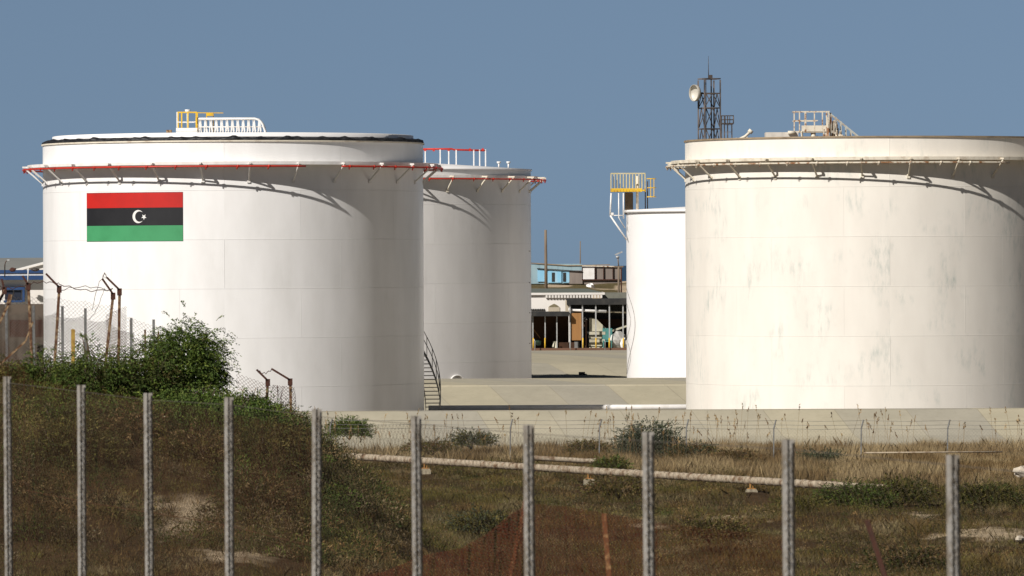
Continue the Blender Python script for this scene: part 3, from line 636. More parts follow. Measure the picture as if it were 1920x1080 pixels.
# left, lower shed
sh = thing('open_shed', (P(1030, 0, S).x, S, zf3), 'lower open shed with black roof edge and bare posts, left of the taller one', 'shed', 'open storage sheds')
def addto(t, mb, name, mat):
    o = mb.build(name, mat, t); o.location = -t.location; return o
addto(sh, pbox(MB(), 930, 1067, 585, 593, S - .5, 5), 'roof', 'roof_dark')
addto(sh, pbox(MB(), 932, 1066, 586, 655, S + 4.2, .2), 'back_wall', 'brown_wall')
for px in (999, 1022, 1044): addto(sh, pbox(MB(), px - 1, px + 1, 593, 655, S, .1), 'post', 'galv')
sh2 = thing('open_shed', (P(1120, 0, S).x, S, zf3), 'taller open shed with black roof and thin steel posts, full of planks and pipes', 'shed', 'open storage sheds')
addto(sh2, pbox(MB(), 1063, 1300, 560, 571, S - .15, 6), 'roof', 'roof_dark')
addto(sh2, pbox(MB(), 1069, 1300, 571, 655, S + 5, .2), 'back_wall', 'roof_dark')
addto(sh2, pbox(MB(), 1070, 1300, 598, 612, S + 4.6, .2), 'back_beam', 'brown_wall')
for px in (1068.5, 1092, 1117, 1142.5, 1168): addto(sh2, pbox(MB(), px - 1.2, px + 1.2, 568, 656, S, .12), 'post', 'galv')
addto(sh2, pbox(MB(), 1060, 1069, 563, 590, S + 2, .2), 'side_louvre', 'plaster_shade')
wp = MB(); A = P(1062, 578, S + 2); wp.tube([P(1066, 580.5, S + .3), P(1137, 584, S + .3)], .12, 10); tag(wp.build('white_pipe', 'white'), 'white pipe slung high across the taller open shed', 'pipe')
wp = MB(); wp.tube([P(1137, 584, S + .5), P(1176, 586, S + .5)], .08, 10); tag(wp.build('brown_pipe', 'block'), 'dull brown pipe behind the posts at the right of the taller shed', 'pipe')
tag(pbox(MB(), 1071, 1090, 587, 638, S + .12, .3).build('plywood_cabinet', 'wood'), 'tall ochre plywood cabinet standing in the taller shed', 'cabinet')
groups = []
for k in range(5):
    b_ = MB(); pbox(b_, 1105 - (k % 2), 1135 - k * 1.2, 622 + k * 7.2, 627.5 + k * 7.2, S + .5 + (k % 2) * .2, 1.4)
    tag(b_.build('plank_stack', 'plank'), ['topmost layer', 'second layer from the top', 'middle layer', 'second layer from the bottom', 'bottom layer'][k] + ' of pale planks stacked in the taller shed', 'plank stack', 'layers of stacked planks')
bd = MB(); q = [P(1105, 596, S + .8), P(1117, 597, S + .8), P(1137, 616, S + .8), P(1134, 621, S + .8), P(1105, 621, S + .8)]
bd.add([tuple(v) for v in q] + [(v.x, v.y + .12, v.z) for v in q], [(0, 4, 3, 2, 1), (5, 6, 7, 8, 9)] + [(i, (i + 1) % 5, (i + 1) % 5 + 5, i + 5) for i in range(5)]); tag(bd.build('cut_board', 'plank'), 'pale board with a slanted corner leaning behind the planks', 'board')
tb = thing('plastic_chair', P(1139, 655, S + .3), 'teal plastic chair among the rubbish in the taller shed', 'chair')
c0 = MB(); c0.box((0, 0, .42), (.5, .5, .06)); c0.build('seat', 'teal', tb); MB().box((0.0, .25, .78), (.5, .06, .6)).build('backrest', 'teal', tb)
for sx in (-.21, .21):
    for sy in (-.21, .21): MB().box((sx, sy, .2), (.05, .05, .4)).build('leg', 'teal', tb)
tb.scale = (1.5, 1, 1.5)
def blob(name, px, py, w, h, Y, mat, label, cat, seed, d=.6):
    r = random.Random(seed); c = P(px, py, Y); mb = MB(); n = 9; m = 7; vs = []
    for j in range(m):
        t = j / (m - 1) * math.pi
        for k in range(n):
            a = 2 * math.pi * k / n; q_ = r.uniform(.72, 1.15)
            vs.append((c.x + w / 2 * math.sin(t) * math.cos(a) * q_, c.y + d * math.sin(t) * math.sin(a) * q_, c.z + h / 2 * math.cos(t) * (q_ if 0 < j < m - 1 else 1)))
    fs = [(j * n + k, j * n + (k + 1) % n, (j + 1) * n + (k + 1) % n, (j + 1) * n + k) for j in range(m - 1) for k in range(n)]
    mb.add(vs, fs); return tag(mb.build(name, mat), label, cat)
blob('tarpaulin_heap', 1158, 638, 1.3, 1.5, S + .8, 'tarp', 'crumpled pale tarpaulin heap at the right end of the taller shed', 'tarpaulin', 4)
blob('tarpaulin_bundle', 1170, 645, .6, 1.0, S + .4, 'white', 'small white bundle against the right end post of the shed', 'bundle', 6, .3)
tag(MB().bar(P(1143, 622, S + .6), P(1176, 611, S + .6), .09, .14).build('leaning_beam', 'plank'), 'pale beam leaning across the tarpaulin heap', 'beam')
tag(MB().bar(P(1099, 600, S + .6), P(1099, 655, S + .6), .16, .16).bar(P(1099, 597, S + .6), P(1092, 604, S + .6), .1).build('timber_prop', 'brown_wall'), 'dark timber prop beside the pale planks', 'timber prop')
blob('pressure_gauge', 1097, 599, .32, .32, S + .9, 'white', 'round pale drum hanging by the timber prop', 'drum', 8, .15)
cr_ = MB(); pbox(cr_, 1046, 1078, 642, 653, S + 1.2, .8); tag(cr_.build('dark_trough', 'brown_wall'), 'long dark trough on the shed floor under the cabinet', 'trough')
tag(pbox(MB(), 1077, 1086, 641, 654, S + 1, .5).build('grey_crate', 'galv_dull'), 'grey metal crate beside the dark trough', 'crate')
for px, lb in ((1037.5, 'left one of two pale boards leaning together by the lower shed'), (1042.5, 'right one of two pale boards leaning together by the lower shed')):
    tag(MB().bar(P(px - 1, 654, S + .4), P(px + 1, 640, S + .8), .12, .03).build('leaning_board', 'plank'), lb, 'board', 'pale leaning boards')
blob('green_bin', 1009, 642, .62, .5, S + 1.6, pmat('dark_green_plastic', (.03, .06, .04), .5), 'dark green bin in the lower shed', 'bin', 10, .3)
tag(MB().bar(P(996, 612, S + 2), P(1013, 634, S + 2), .3, .05).build('tan_sheet', 'wood'), 'tan sheet leaning at the left end of the lower shed', 'sheet')
names = ['bare yellow guard post at the left end of the lower shed', 'yellow guard post beside the dark green bin', 'yellow guard post under the plywood cabinet', 'yellow guard post in front of the plank stack', 'yellow guard post beside the teal chair', 'yellow guard post at the right end of the taller shed']
for px, lb in zip((1000, 1022, 1093, 1117.5, 1142.5, 1169), names):
    t_ = P(px, 634, S - .25); b_ = P(px, 654, S - .25); tag(MB().tube([b_, t_], .055, 8).tube([t_, t_ + Vector((0, 0, .03))], .035, 8).build('guard_post', 'yellow'), lb, 'guard post', 'yellow guard posts')
for px, lb in ((1003, 'thin pipe stand in front of the lower shed, left'), (1069.5, 'thin pipe stand where the two sheds meet'), (1134.5, 'thin pipe stand in front of the teal chair')):
    tag(MB().tube([P(px, 660, S - 3), P(px, 640, S - 3), P(px - 1.5, 636, S - 3)], .035, 6).build('pipe_stand', 'galv'), lb, 'pipe stand', 'thin pipe stands')
# white building with cornice and arch
WB = 474.0
wb = thing('white_building', (P(1030, 0, WB).x, WB, 1.8), 'white plastered building with toothed cornice and pointed arch behind the sheds', 'building')
addto(wb, pbox(MB(), 900, 1110, 553.2, 660, WB, 12), 'wall', 'plaster')
addto(wb, pbox(MB(), 900, 1134, 549, 553, WB - .22, 13), 'cornice', 'plaster')
dn = MB()
for k in range(19): pbox(dn, 1023 + k * 5.7, 1026.6 + k * 5.7, 553.3, 558.5, WB - .2, .2)
addto(wb, dn, 'dentils', 'plaster')
rf = MB(); fA, fB = P(880, 548.4, WB - .1), P(1132, 548.4, WB - .1); bA, bB = P(880, 541, WB + 24), P(1100, 541, WB + 24)
rf.add([tuple(fA), tuple(fB), tuple(bB), tuple(bA)] + [(v.x, v.y, v.z - .1) for v in (fA, fB, bB, bA)], [(0, 1, 2, 3), (7, 6, 5, 4), (0, 4, 5, 1), (1, 5, 6, 2), (2, 6, 7, 3), (3, 7, 4, 0)]); addto(wb, rf, 'roof', 'roof_green')
ar = MB(); q = [(1028, 576), (1031, 573.5), (1034.5, 571.5), (1039, 569.5), (1043.5, 571.5), (1046.5, 573.5), (1049.5, 576)]
q = [P(x, y, WB - .05) for x, y in q]; n_ = len(q)
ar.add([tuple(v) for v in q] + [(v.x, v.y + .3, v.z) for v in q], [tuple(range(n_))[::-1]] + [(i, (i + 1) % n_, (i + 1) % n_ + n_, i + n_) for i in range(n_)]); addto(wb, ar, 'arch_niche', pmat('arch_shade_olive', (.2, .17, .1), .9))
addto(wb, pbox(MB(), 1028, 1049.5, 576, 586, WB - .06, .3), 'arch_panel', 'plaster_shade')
gr_ = MB()
for k in range(8): pbox(gr_, 996 + k * 3.3, 998 + k * 3.3, 579, 583, WB - .1, .15)
addto(wb, gr_, 'vent_grille', 'roof_dark')
# concrete block of wall right of the roof
tag(pbox(MB(), 1128, 1300, 548, 600, WB + 12, .4).build('boundary_wall', pmat('grey_green_wall', (.19, .19, .155), .9)), 'grey green wall behind the right end of the taller shed', 'wall')
# huts on the hill
HB = 622.0
hs = thing('hillside_hut', (P(1040, 0, HB).x, HB, 6.5), 'long low hut of faded and bright blue sheets on the hill', 'hut', 'huts on the hill')
addto(hs, pbox(MB(), 940, 1091, 495, 532, HB, 5), 'wall', 'blue_pale')
addto(hs, pbox(MB(), 1067, 1092, 507, 532, HB - .12, .3), 'grey_wall', 'shack_grey')
addto(hs, pbox(MB(), 1008, 1022, 504, 528, HB - .15, .3), 'bright_panel', 'blue_bright'); addto(hs, pbox(MB(), 1027, 1052.5, 508, 530, HB - .15, .3), 'bright_panel', 'blue_bright'); addto(hs, pbox(MB(), 1055, 1067.5, 510, 530, HB - .15, .3), 'bright_panel', 'blue_bright')
for px in (1034.5, 1055.5): addto(hs, pbox(MB(), px, px + 5.5, 511, 528, HB - .2, .1), 'doorway', 'roof_dark')
rf = MB()
for (x0, y0, x1, y1) in ((940, 492, 1000, 493.5), (1000, 493.5, 1066, 498), (1066, 498, 1143, 496.5)):
    rf.bar(P(x0, y0, HB + 2.2), P(x1, y1, HB + 2.2), 4.6, .1, up=(0, 0, 1))
addto(hs, rf, 'roof', 'lip_brown')
rf = MB(); rf.bar(P(1007, 503.5, HB - .2), P(1092, 509, HB - .2), .15, .1); addto(hs, rf, 'lintel', 'roof_dark')
h2 = thing('hillside_hut', (P(1135, 0, HB).x, HB, 6.5), 'brown sheet hut with a square white panel, right end of the hilltop row', 'hut', 'huts on the hill')
addto(h2, pbox(MB(), 1091.5, 1165, 500.5, 533, HB + .1, 4.5), 'wall', 'shack_grey')
addto(h2, pbox(MB(), 1093, 1114.5, 502.5, 523.5, HB - .15, .25), 'white_panel', 'white')
fr = MB()
for px in (1092, 1115.5, 1131.5, 1149): pbox(fr, px - .6, px + .6, 500, 525, HB - .12, .2)
pbox(fr, 1091, 1166, 523.6, 525.5, HB - .13, .2); addto(h2, fr, 'frame', 'rust_dark')
addto(h2, MB().bar(P(1091, 498.5, HB + 2.3), P(1168, 500, HB + 2.3), 4.8, .12), 'roof', 'cream_rust')
blob('white_rubble', 1107, 538, 1.0, .8, 600, 'white', 'heap of white rubble on the slope below the brown hut', 'rubble', 12)
# poles
pA = P(1024, 541, 560); tag(MB().tube([pA - Vector((0, 0, .6)), P(1023, 431, 560)], .16, 8, .12).build('timber_pole', 'timber_pole'), 'thick weathered timber pole in front of the blue hut', 'pole')
tag(MB().tube([P(1088, 500, 640) - Vector((0, 0, 1.6)), P(1088, 452, 640)], .07, 8, .05).build('thin_pole', 'timber_pole'), 'thin distant pole rising behind the roof of the huts', 'pole')
fl = thing('floodlight_pole', P(1159, 560, 500), 'pole with a floodlight head in front of the brown hut', 'lamp post')
def atp(t, mb, nm, mt): o = mb.build(nm, mt, t); o.location = -t.location; return o
atp(fl, MB().tube([P(1160, 575, 500), P(1160, 500, 500)], .09, 8).tube([P(1160, 500, 500), P(1158.5, 483, 500)], .05, 8).bar(P(1152, 500, 500), P(1168, 500, 500), .12), 'pole', 'timber_pole')
atp(fl, MB().bar(P(1153, 478, 500), P(1167, 472, 500), .2, .12).tube([P(1155, 482, 500), P(1161, 482, 500)], .12, 8), 'lamp_head', 'galv')
tag(MB().tube([P(1165, 575, 505), P(1165, 500, 505)], .06, 6).build('steel_pole', 'rust_dark'), 'dark rusty pole right behind the floodlight pole', 'pole')

# ------------------------------------------------------------------ far left buildings
WL = 430.0
wh = thing('warehouse', (P(20, 0, WL).x, WL, 1.7), 'long warehouse with plain grey roof and white gable at the far left', 'warehouse')
rf = MB(); A, B, C, Dd = P(-200, 510, WL), P(100, 508, WL), P(110, 483, WL + 30), P(-200, 485, WL + 30)
rf.add([tuple(v) for v in (A, B, C, Dd)] + [(v.x, v.y, v.z - .15) for v in (A, B, C, Dd)], [(0, 1, 2, 3), (7, 6, 5, 4), (0, 4, 5, 1), (1, 5, 6, 2), (2, 6, 7, 3), (3, 7, 4, 0)]); addto(wh, rf, 'roof', 'roof_grey')
gb = MB(); q = [P(28, 507, WL - .3), P(110, 486, WL - .3), P(110, 515, WL - .3), P(28, 515, WL - .3)]
gb.add([tuple(v) for v in q] + [(v.x, v.y + .25, v.z) for v in q], [(0, 3, 2, 1), (4, 5, 6, 7)] + [(i, (i + 1) % 4, (i + 1) % 4 + 4, i + 4) for i in range(4)]); addto(wh, gb, 'gable', 'plaster')
addto(wh, MB().bar(P(28, 506.5, WL - .5), P(110, 485, WL - .5), .1, .12), 'gable_trim', 'white')
CB = 400.0
cb_ = thing('white_office', (P(20, 0, CB).x, CB, 0), 'white building with blue and white striped fascia at the left edge', 'building')
addto(cb_, pbox(MB(), -200, 130, 524, 640, CB, 8), 'wall', 'plaster')
addto(cb_, pbox(MB(), -200, 130, 506.5, 512.2, CB - .6, 9), 'blue_fascia', 'blue_band'); addto(cb_, pbox(MB(), -200, 130, 512.4, 516.8, CB - .5, 8.8), 'white_fascia', 'white'); addto(cb_, pbox(MB(), -200, 130, 517, 525, CB - .7, 9), 'blue_fascia', 'blue_band')
wf = pbox(MB(), 7, 46, 538.5, 543.5, CB - .3, .4); pbox(wf, 42, 46, 543.7, 566, CB - .3, .25); pbox(wf, 7, 41.8, 563, 567, CB - .3, .3); win = addto(cb_, wf, 'window', 'blue_band')
for x0, x1 in ((9, 24), (26.5, 39)): o = pbox(MB(), x0, x1, 545, 562, CB - .12, .2).build('pane', 'glass_dark', win)
ct = MB(); pbox(ct, -150, 130, 571, 720, 372, 5); tag(ct.build('block_wall', pmat('dark_block_wall', (.13, .10, .075), .9, c2=(.07, .055, .04), scale=1.2)), 'dark rubble stone wall below the white building, seen through the netting', 'wall')
tag(pbox(MB(), 18, 130, 600, 632, 368, 2.4).build('rusty_container', 'rust_dark'), 'dark rust brown container box seen through the netting', 'container')
sl = thing('curved_lamp', P(10, 512, 395), 'curved neck street lamp above the blue fascia', 'street lamp')
atp(sl, MB().tube([P(9, 520, 395), P(9, 498, 395), P(10.5, 491, 395), P(14, 487.5, 395)], .04, 6), 'pole', 'dark_steel'); atp(sl, MB().bar(P(13, 487.5, 395), P(18, 487.5, 395), .14, .1), 'lamp_head', 'galv')
tag(MB().tube([P(52, 530, 390), P(53, 503, 390)], .035, 6).tube([P(50, 506, 390), P(56, 506, 390)], .02, 6).build('roof_aerial', 'white'), 'thin white aerial in front of the blue and white fascia', 'aerial')
blob('rusty_drum', 24, 505.5, .5, .3, 398, 'rust_dark', 'dark rusty lump lying on the roof edge beside the curved lamp', 'scrap', 21, .2)
blob('dark_scrap', 66, 506, .6, .22, 398, 'dark_steel', 'dark scrap on the roof edge next to the white tank', 'scrap', 22, .2)
# ------------------------------------------------------------------ near and middle fences
# tall galvanised posts close to the camera, running away to the left
NF = thing('chain_link_fence', (3.0, 40, 4.5), 'tall galvanised chain link fence with channel posts in the near foreground', 'fence')
nxy = [(2.993 - 0.9585 * t, 40 + 2.867 * t) for t in range(-1, 11)]; nf = [None] * 12
tops = {0: 853, 1: 824, 2: 810, 3: 797, 4: 780, 5: 767, 6: 745, 7: 737, 8: 722, 9: 706}; pxs = {0: 1787, 1: 1478, 2: 1215, 3: 991, 4: 780, 5: 594, 6: 429, 7: 277, 8: 152, 9: 13}
posts = []
for t in range(-1, 11):
    x, y = 2.993 - 0.9585 * t, 40 + 2.867 * t
    if t in pxs: p = P(pxs[t], tops[t], y); x, zt = p.x, p.z
    else: zt = P(960, 706 if t > 0 else 890, y).z
    zb = gz(x, y) - .2; posts.append((x, y, zb, zt))
for x, y, zb, zt in posts:
    b = MB(); lean = random.uniform(-.02, .02)
    w = .039
    for sx in (-1, 1): b.bar((x + sx * (w / 2 - .004) + lean, y + .02, zb), (x + sx * (w / 2 - .004), y + .02, zt), .008, .06, up=(1, 0, 0)); b.bar((x + sx * (w / 2 - .0065) + lean, y - .012, zb), (x + sx * (w / 2 - .0065), y - .012, zt), .013, .004, up=(0, 1, 0))
    b.bar((x + lean, y + .048, zb), (x, y + .048, zt - .004), w - .016, .006, up=(0, 1, 0))
    k_ = np.arange(0, int((zt - zb - .15) / .006)); zz_ = zt - .12 - k_ * .006
    lace = []
    for sx in (-1, 1):
        f_ = (zt - zz_) / (zt - zb); hx = np.c_[x + lean * f_ + sx * (w / 2 - .003) + .009 * np.cos(k_ * .55 + sx), y - .018 + .009 * np.sin(k_ * .55 + sx), zz_]; lace.append(wires(hx[:-1], hx[1:], .0032, 3))
    Vl, Fl = merge(lace)
    o = b.build('post', 'post_steel', NF); o.location = -NF.location; np_mesh('lacing_wire', Vl, Fl, 'galv', parent=o)
parts = []
for (x0, y0, b0, t0), (x1, y1, b1, t1) in zip(posts[:-1], posts[1:]):
    parts.append(chainlink((x0, y0 - .04), (x1, y1 - .04), (b0 + .2, b1 + .2), (t0 - .07, t1 - .07), .052, .0017, sag=.03, warp=.06))
V, Fc = merge(parts); o = np_mesh('wire_netting', V, Fc, 'near_wire', parent=NF); o.location = -NF.location
V, Fc = merge([wires(np.array([[p[0], p[1] - .04, p[3] - k_]]), np.array([[q[0], q[1] - .04, q[3] - k_]]), .003, 5) for p, q in zip(posts[:-1], posts[1:]) for k_ in (.07,)])
o = np_mesh('tension_wire', V, Fc, 'mesh_wire', parent=NF); o.location = -NF.location

# rusty barbed fence along the ridge
RF = thing('rusty_barbed_fence', (-10, 150, 5), 'old rusty barbed wire fence with bent arms along the bushy ridge', 'fence')
rp_ = [((-45, 640), (8, 543), (3, 523)), ((60, 690), (53, 535), (42, 517)), ((103, 668), (111, 540), (86, 513)), ((199, 668), (212, 553), (192, 523)), ((222, 672), (224, 545), (200, 520)), ((500, 745), (502, 715), (481, 693)), ((546, 805), (544, 714), (510, 692))]
arms = []
for k, (f0, t0, e0) in enumerate(rp_):
    Y = 150 + (.8 if k == 4 else 0)
    A, B, C = P(*f0, Y), P(*t0, Y), P(*e0, Y); A = A + (A - B).normalized() * 1.0
    b = MB(); b.bar(A, B, .065, .012).bar(A + Vector((.03, .03, 0)), B + Vector((.03, .03, 0)), .012, .065); po = b.build('post', 'rust', RF); po.location = -RF.location
    ar_ = MB().bar(B - Vector((0, 0, .12)), B + Vector((0, 0, .06)), .12, .05).bar(B + Vector((0, 0, .02)), C, .05, .05).build('arm', 'rust_dark', po); arms.append(C)
bw = MB()
def sagw(A, B, s, r=.010, n=10):
    A = Vector(A); B = Vector(B); pts = [A.lerp(B, k / n) - Vector((0, 0, s * math.sin(math.pi * k / n) + .03 * math.sin(k * 2.3))) for k in range(n + 1)]; bw.tube(pts, r, 4)
sagw(P(-20, 525, 150), P(52, 533, 150), .15); sagw(P(52, 533, 150), P(110, 532, 150), -.05); sagw(P(110, 532, 150), P(212, 542, 150), .10); sagw(P(110, 545, 149), P(210, 545, 150), -.1, .008)
sagw(P(192, 523, 150), P(200, 520, 150), -.12); sagw(P(200, 520, 150), P(172, 585, 150), -.3, .006); sagw(P(196, 540, 150), P(165, 600, 150), .15, .006)
sagw(P(481, 693, 150), P(510, 692, 150), .1); sagw(P(-10, 520, 150), P(8, 535, 150), .2)
o = bw.build('barbed_wire', 'rust_dark', RF); o.location = -RF.location
V, Fc = merge([chainlink((P(505, 0, 150.4).x, 150.4), (P(548, 0, 151.5).x, 151.5), (4.2, 3.9), (P(505, 722, 150).z, P(548, 728, 150).z), .045, .005),
               chainlink((P(440, 0, 150.4).x, 150.4), (P(503, 0, 150.4).x, 150.4), (4.0, 4.0), (P(440, 700, 150).z, P(503, 722, 150).z), .05, .004),
               chainlink((P(196, 0, 150.4).x, 150.4), (P(232, 0, 150.4).x, 150.4), (5, 5), (P(200, 590, 150).z, P(232, 575, 150).z), .035, .0045)])
o = np_mesh('rusty_netting', V, Fc, 'rust_wire', parent=RF); o.location = -RF.location
tag(MB().bar(P(-10, 692, 148), P(48, 640, 148), .05, .05).bar(P(48, 640, 148), P(62, 603, 148), .04, .04).build('fallen_post', 'rust'), 'broken rusty post leaning low across the left edge', 'broken post')
tag(MB().bar(P(-8, 620, 149), P(16, 570, 149), .06, .06).bar(P(16, 570, 149), P(20, 552, 149), .12, .1).build('broken_post', 'rust'), 'short rusty post with torn top at the left edge of the ridge', 'broken post')
tag(MB().tube([P(-12, 835, 141), P(48, 819, 141)], .025, 6).build('thin_stick', 'rust'), 'thin pale stick poking in from the left edge on the brown slope', 'stick')
# galvanised netting behind the rusty posts
GF = thing('sagging_netting_fence', (-11, 157, 5), 'sagging grey netting fence behind the rusty posts on the left ridge', 'fence')
gp_ = [(-60, 560), (12, 572), (63, 573), (117, 574), (160, 578), (246, 596), (288, 599)]
for px, py in gp_:
    Y = 157 + (px < 0) * 1; T_ = P(px, py, Y); zb = gz(T_.x, Y) - .2
    b = MB().bar((T_.x, Y, zb), (T_.x, Y, T_.z), .07, .05); o = b.build('post', 'galv_dull', GF); o.location = -GF.location
for px, py in ((272, 618), (297, 622), (245, 600)):
    T_ = P(px, py, 159); o = MB().bar((T_.x, 159, gz(T_.x, 159) - .2), (T_.x, 159, T_.z), .05, .05).build('post', 'rust', GF); o.location = -GF.location
parts = []
line = [(-60, 548), (0, 553), (60, 556), (110, 558), (160, 564), (205, 572), (250, 597), (305, 612)]
for (xa_, ya_), (xb_, yb_) in zip(line[:-1], line[1:]):
    A, B = P(xa_, ya_, 156.8), P(xb_, yb_, 156.8); parts.append(chainlink((A.x, A.y), (B.x, B.y), (4.2, 4.2), (A.z, B.z), .055, .0034, sag=.04))
    A, B = P(xa_, ya_ + 34, 158.4), P(xb_, yb_ + 26, 158.4); parts.append(chainlink((A.x, A.y), (B.x, B.y), (4.0, 4.0), (A.z, B.z), .042, .0078, sag=.08))
V, Fc = merge(parts); o = np_mesh('wire_netting', V, Fc, 'mesh_wire', parent=GF); o.location = -GF.location
yt = P(137, 618, 155); tag(MB().bar((yt.x, 155, gz(yt.x, 155)), tuple(P(137, 620, 155)), .1, .06).bar(tuple(P(133, 619, 155)), tuple(P(141, 619, 155)), .06, .05).build('yellow_marker', pmat('worn_yellow', (.42, .27, .05), .7, c2=(.2, .1, .04), scale=8)), 'worn yellow marker post between the netting and the bushes', 'marker post')

# fence along the bund foot
BF = thing('boundary_fence', (0, 250, 0), 'thin grey wire boundary fence with bent post tips in front of the bund', 'fence')
bp = [(787, 786), (960, 786), (1127, 786), (1290, 786), (1454, 787), (1618, 787), (1780, 787), (1948, 787), (622, 786)]
tipz = []
for px, py in bp:
    T_ = P(px, py, 250); zb = gz(T_.x - .1, 250) - .1; b = MB()
    b.bar((T_.x - .09, 250, zb), (T_.x - .07, 250, T_.z - .35), .055, .055).bar((T_.x - .07, 250, T_.z - .36), (T_.x + .02, 250 - .05, T_.z), .045, .05)
    o = b.build('post', 'galv_dull', BF); o.location = -BF.location; tipz.append((T_.x, T_.z))
tipz.sort(); b = MB()
for (x0, z0), (x1, z1) in zip(tipz[:-1], tipz[1:]):
    for dz_ in (.04, .22, .38): b.tube([(x0, 250, z0 - dz_), ((x0 + x1) / 2, 250, (z0 + z1) / 2 - dz_ - .03), (x1, 250, z1 - dz_)], .007, 4)
o = b.build('strand_wire', 'galv_dull', BF); o.location = -BF.location
V, Fc = merge([chainlink((x0 - .08, 250), (x1 - .08, 250), (gz(x0, 250), gz(x1, 250)), (z0 - .4, z1 - .4), .075, .0018) for (x0, z0), (x1, z1) in zip(tipz[:-1], tipz[1:])])
o = np_mesh('wire_netting', V, Fc, 'galv_dull', parent=BF); o.location = -BF.location

# rusty strips and struts close to the near fence
for (q0, q1, Y, w, nm, lb) in (((988, 925), (955, 1090), 62, .036, 'rusty_strut', 'slanting rusty strut behind the fourth channel post from the right'),
                               ((1133, 963), (1143, 1090), 60, .046, 'rusty_strut', 'upright orange rusty strut left of the middle of the right half'),
                               ((1626, 975), (1664, 1095), 54, .042, 'rusty_strut', 'dark rusty strut leaning left between the two rightmost channel posts')):
    A, B = P(*q0, Y), P(*q1, Y); d = (B - A).normalized(); E = A + d * ((A.z - (gz(A.x, Y) - .3)) / max(.2, -d.z))
    b = MB().bar(A, E, w, .012, up=(0, 1, 0)).bar(A + Vector((w / 2, .02, -.01)), E + Vector((w / 2, .02, 0)), .012, w * .8, up=(0, 1, 0)).bar(A + Vector((-w / 2, .02, 0)), E + Vector((-w / 2, .02, 0)), .010, .03, up=(0, 1, 0))
    tag(b.build(nm, 'rust_orange' if Y != 54 else 'rust_dark'), lb, 'strut', 'rusty struts')
edge = [(500, 1130), (560, 1105), (640, 1088), (722, 1072), (790, 1042), (865, 1028), (915, 1000), (960, 962), (1000, 945), (1060, 950), (1135, 962), (1230, 980), (1330, 992), (1476, 1004)]
parts = []
for (xa_, ya_), (xb_, yb_) in zip(edge[:-1], edge[1:]):
    A, B = P(xa_, ya_, 61), P(xb_, yb_, 61); parts.append(chainlink((A.x, 61), (B.x, 61), (4.1, 4.1), (A.z, B.z), .018, .0052 if xa_ < 990 else (.0036 if xa_ < 1200 else .0022), warp=.3))
V, Fc = merge(parts); tag(np_mesh('rusty_netting', V, Fc, 'rust_wire'), 'sheet of dense rust red netting hung between the rusty struts in the foreground', 'netting')

parts = []
sp = [P(50, 920, 79), P(180, 945, 76), P(400, 980, 72), P(590, 1025, 68)]
parts += [wires(np.array([tuple(a_)]), np.array([tuple(b_)]), .005, 5) for a_, b_ in zip(sp[:-1], sp[1:])]
edge = [(-60, 600, 1180), (10, 640, 1180), (62, 712, 1180), (180, 735, 1180), (300, 748, 1180), (430, 776, 1180), (560, 800, 1180), (592, 805, 1140)]
for (xa_, ya_, wa_), (xb_, yb_, wb_) in zip(edge[:-1], edge[1:]):
    Ya, Yb = 80 - xa_ * .02, 80 - xb_ * .02
    A, B, A_, B_ = P(xa_, ya_, Ya), P(xb_, yb_, Yb), P(xa_, wa_, Ya), P(xb_, wb_, Yb)
    parts.append(chainlink((A.x, Ya), (B.x, Yb), (A_.z, B_.z), (A.z, B.z), .030, .0014, warp=.3))
V, Fc = merge(parts); tag(np_mesh('rusty_netting', V, Fc, 'brown_wire'), 'long thin strip of rusty netting sagging across the left slope behind the channel posts', 'netting')

# ------------------------------------------------------------------ pipelines on the scrub
A = P(560, 850, 245); B = P(1740, 921, 204)
def pz_(t): return A.lerp(B, t)
PL = thing('ground_pipeline', (A.x, A.y, 0), 'long peeling cream pipe on low supports running across the scrub', 'pipeline')
pts = [pz_(k / 40) for k in range(41)]
mb = MB().tube(pts, .14, 14); 
for k in range(1, 96): p0 = pz_(k / 96 - .0028); p1 = pz_(k / 96); mb.tube([p0, p1], .150 if k % 8 else .165, 12)  # added rings, shaped so that highlights scallop along the pipe
o = mb.build('pipe', 'pipe_rust', PL); o.location = -PL.location
foot = []
for px, cap_ in ((797, 0), (1102, 1), (1408, 0), (1252, 2)):
    t = min(range(400), key=lambda k: abs(960 + F * pz_(k / 400).x / pz_(k / 400).y - px)) / 400; p = pz_(t); g0 = gz(p.x, p.y)
    if cap_ == 2: continue
    foot.append((p.x, p.y))
    hb_ = p.z - .66
    b = MB(); 
    ft = MB().box((p.x, p.y, (g0 - .2 + hb_ + .3) / 2), (.44, .5, hb_ + .3 - g0 + .2)).box((p.x, p.y, hb_ + .32), (.38, .42, .06)); o = ft.build('footing', 'block', PL); o.location = -PL.location
    b.bar((p.x - .05, p.y, hb_ + .34), (p.x - .05, p.y, p.z - .10), .05, .16).bar((p.x + .05, p.y, hb_ + .34), (p.x + .05, p.y, p.z - .1), .03, .16).box((p.x, p.y, hb_ + .37), (.3, .3, .03))
    o = b.build('support', pmat('support_rust_yellow', (.42, .22, .06), .8, c2=(.3, .14, .05), scale=8), PL); o.location = -PL.location
A2, B2 = P(985, 858, 232), P(1114, 865, 232); q = MB().tube([A2, B2], .10, 12, cap=False).tube([A2, B2], .085, 12, cap=False)
q.tube([B2, B2 + (B2 - A2).normalized() * .06], .125, 12, cap=False); tag(q.build('short_pipe', 'pipe_rust'), 'short open ended pipe lying just behind the long pipe', 'pipe')
tag(MB().tube([P(1620, 849, 240), P(1880, 847, 240)], .03, 8).build('thin_pipe', 'pipe_rust'), 'thin pale pipe in the dry grass at the right', 'pipe')
blob('pale_boulder', 1919, 884, .8, .42, 215, 'soil_pale', 'white boulder at the right edge of the dry grass', 'boulder', 31, .3)
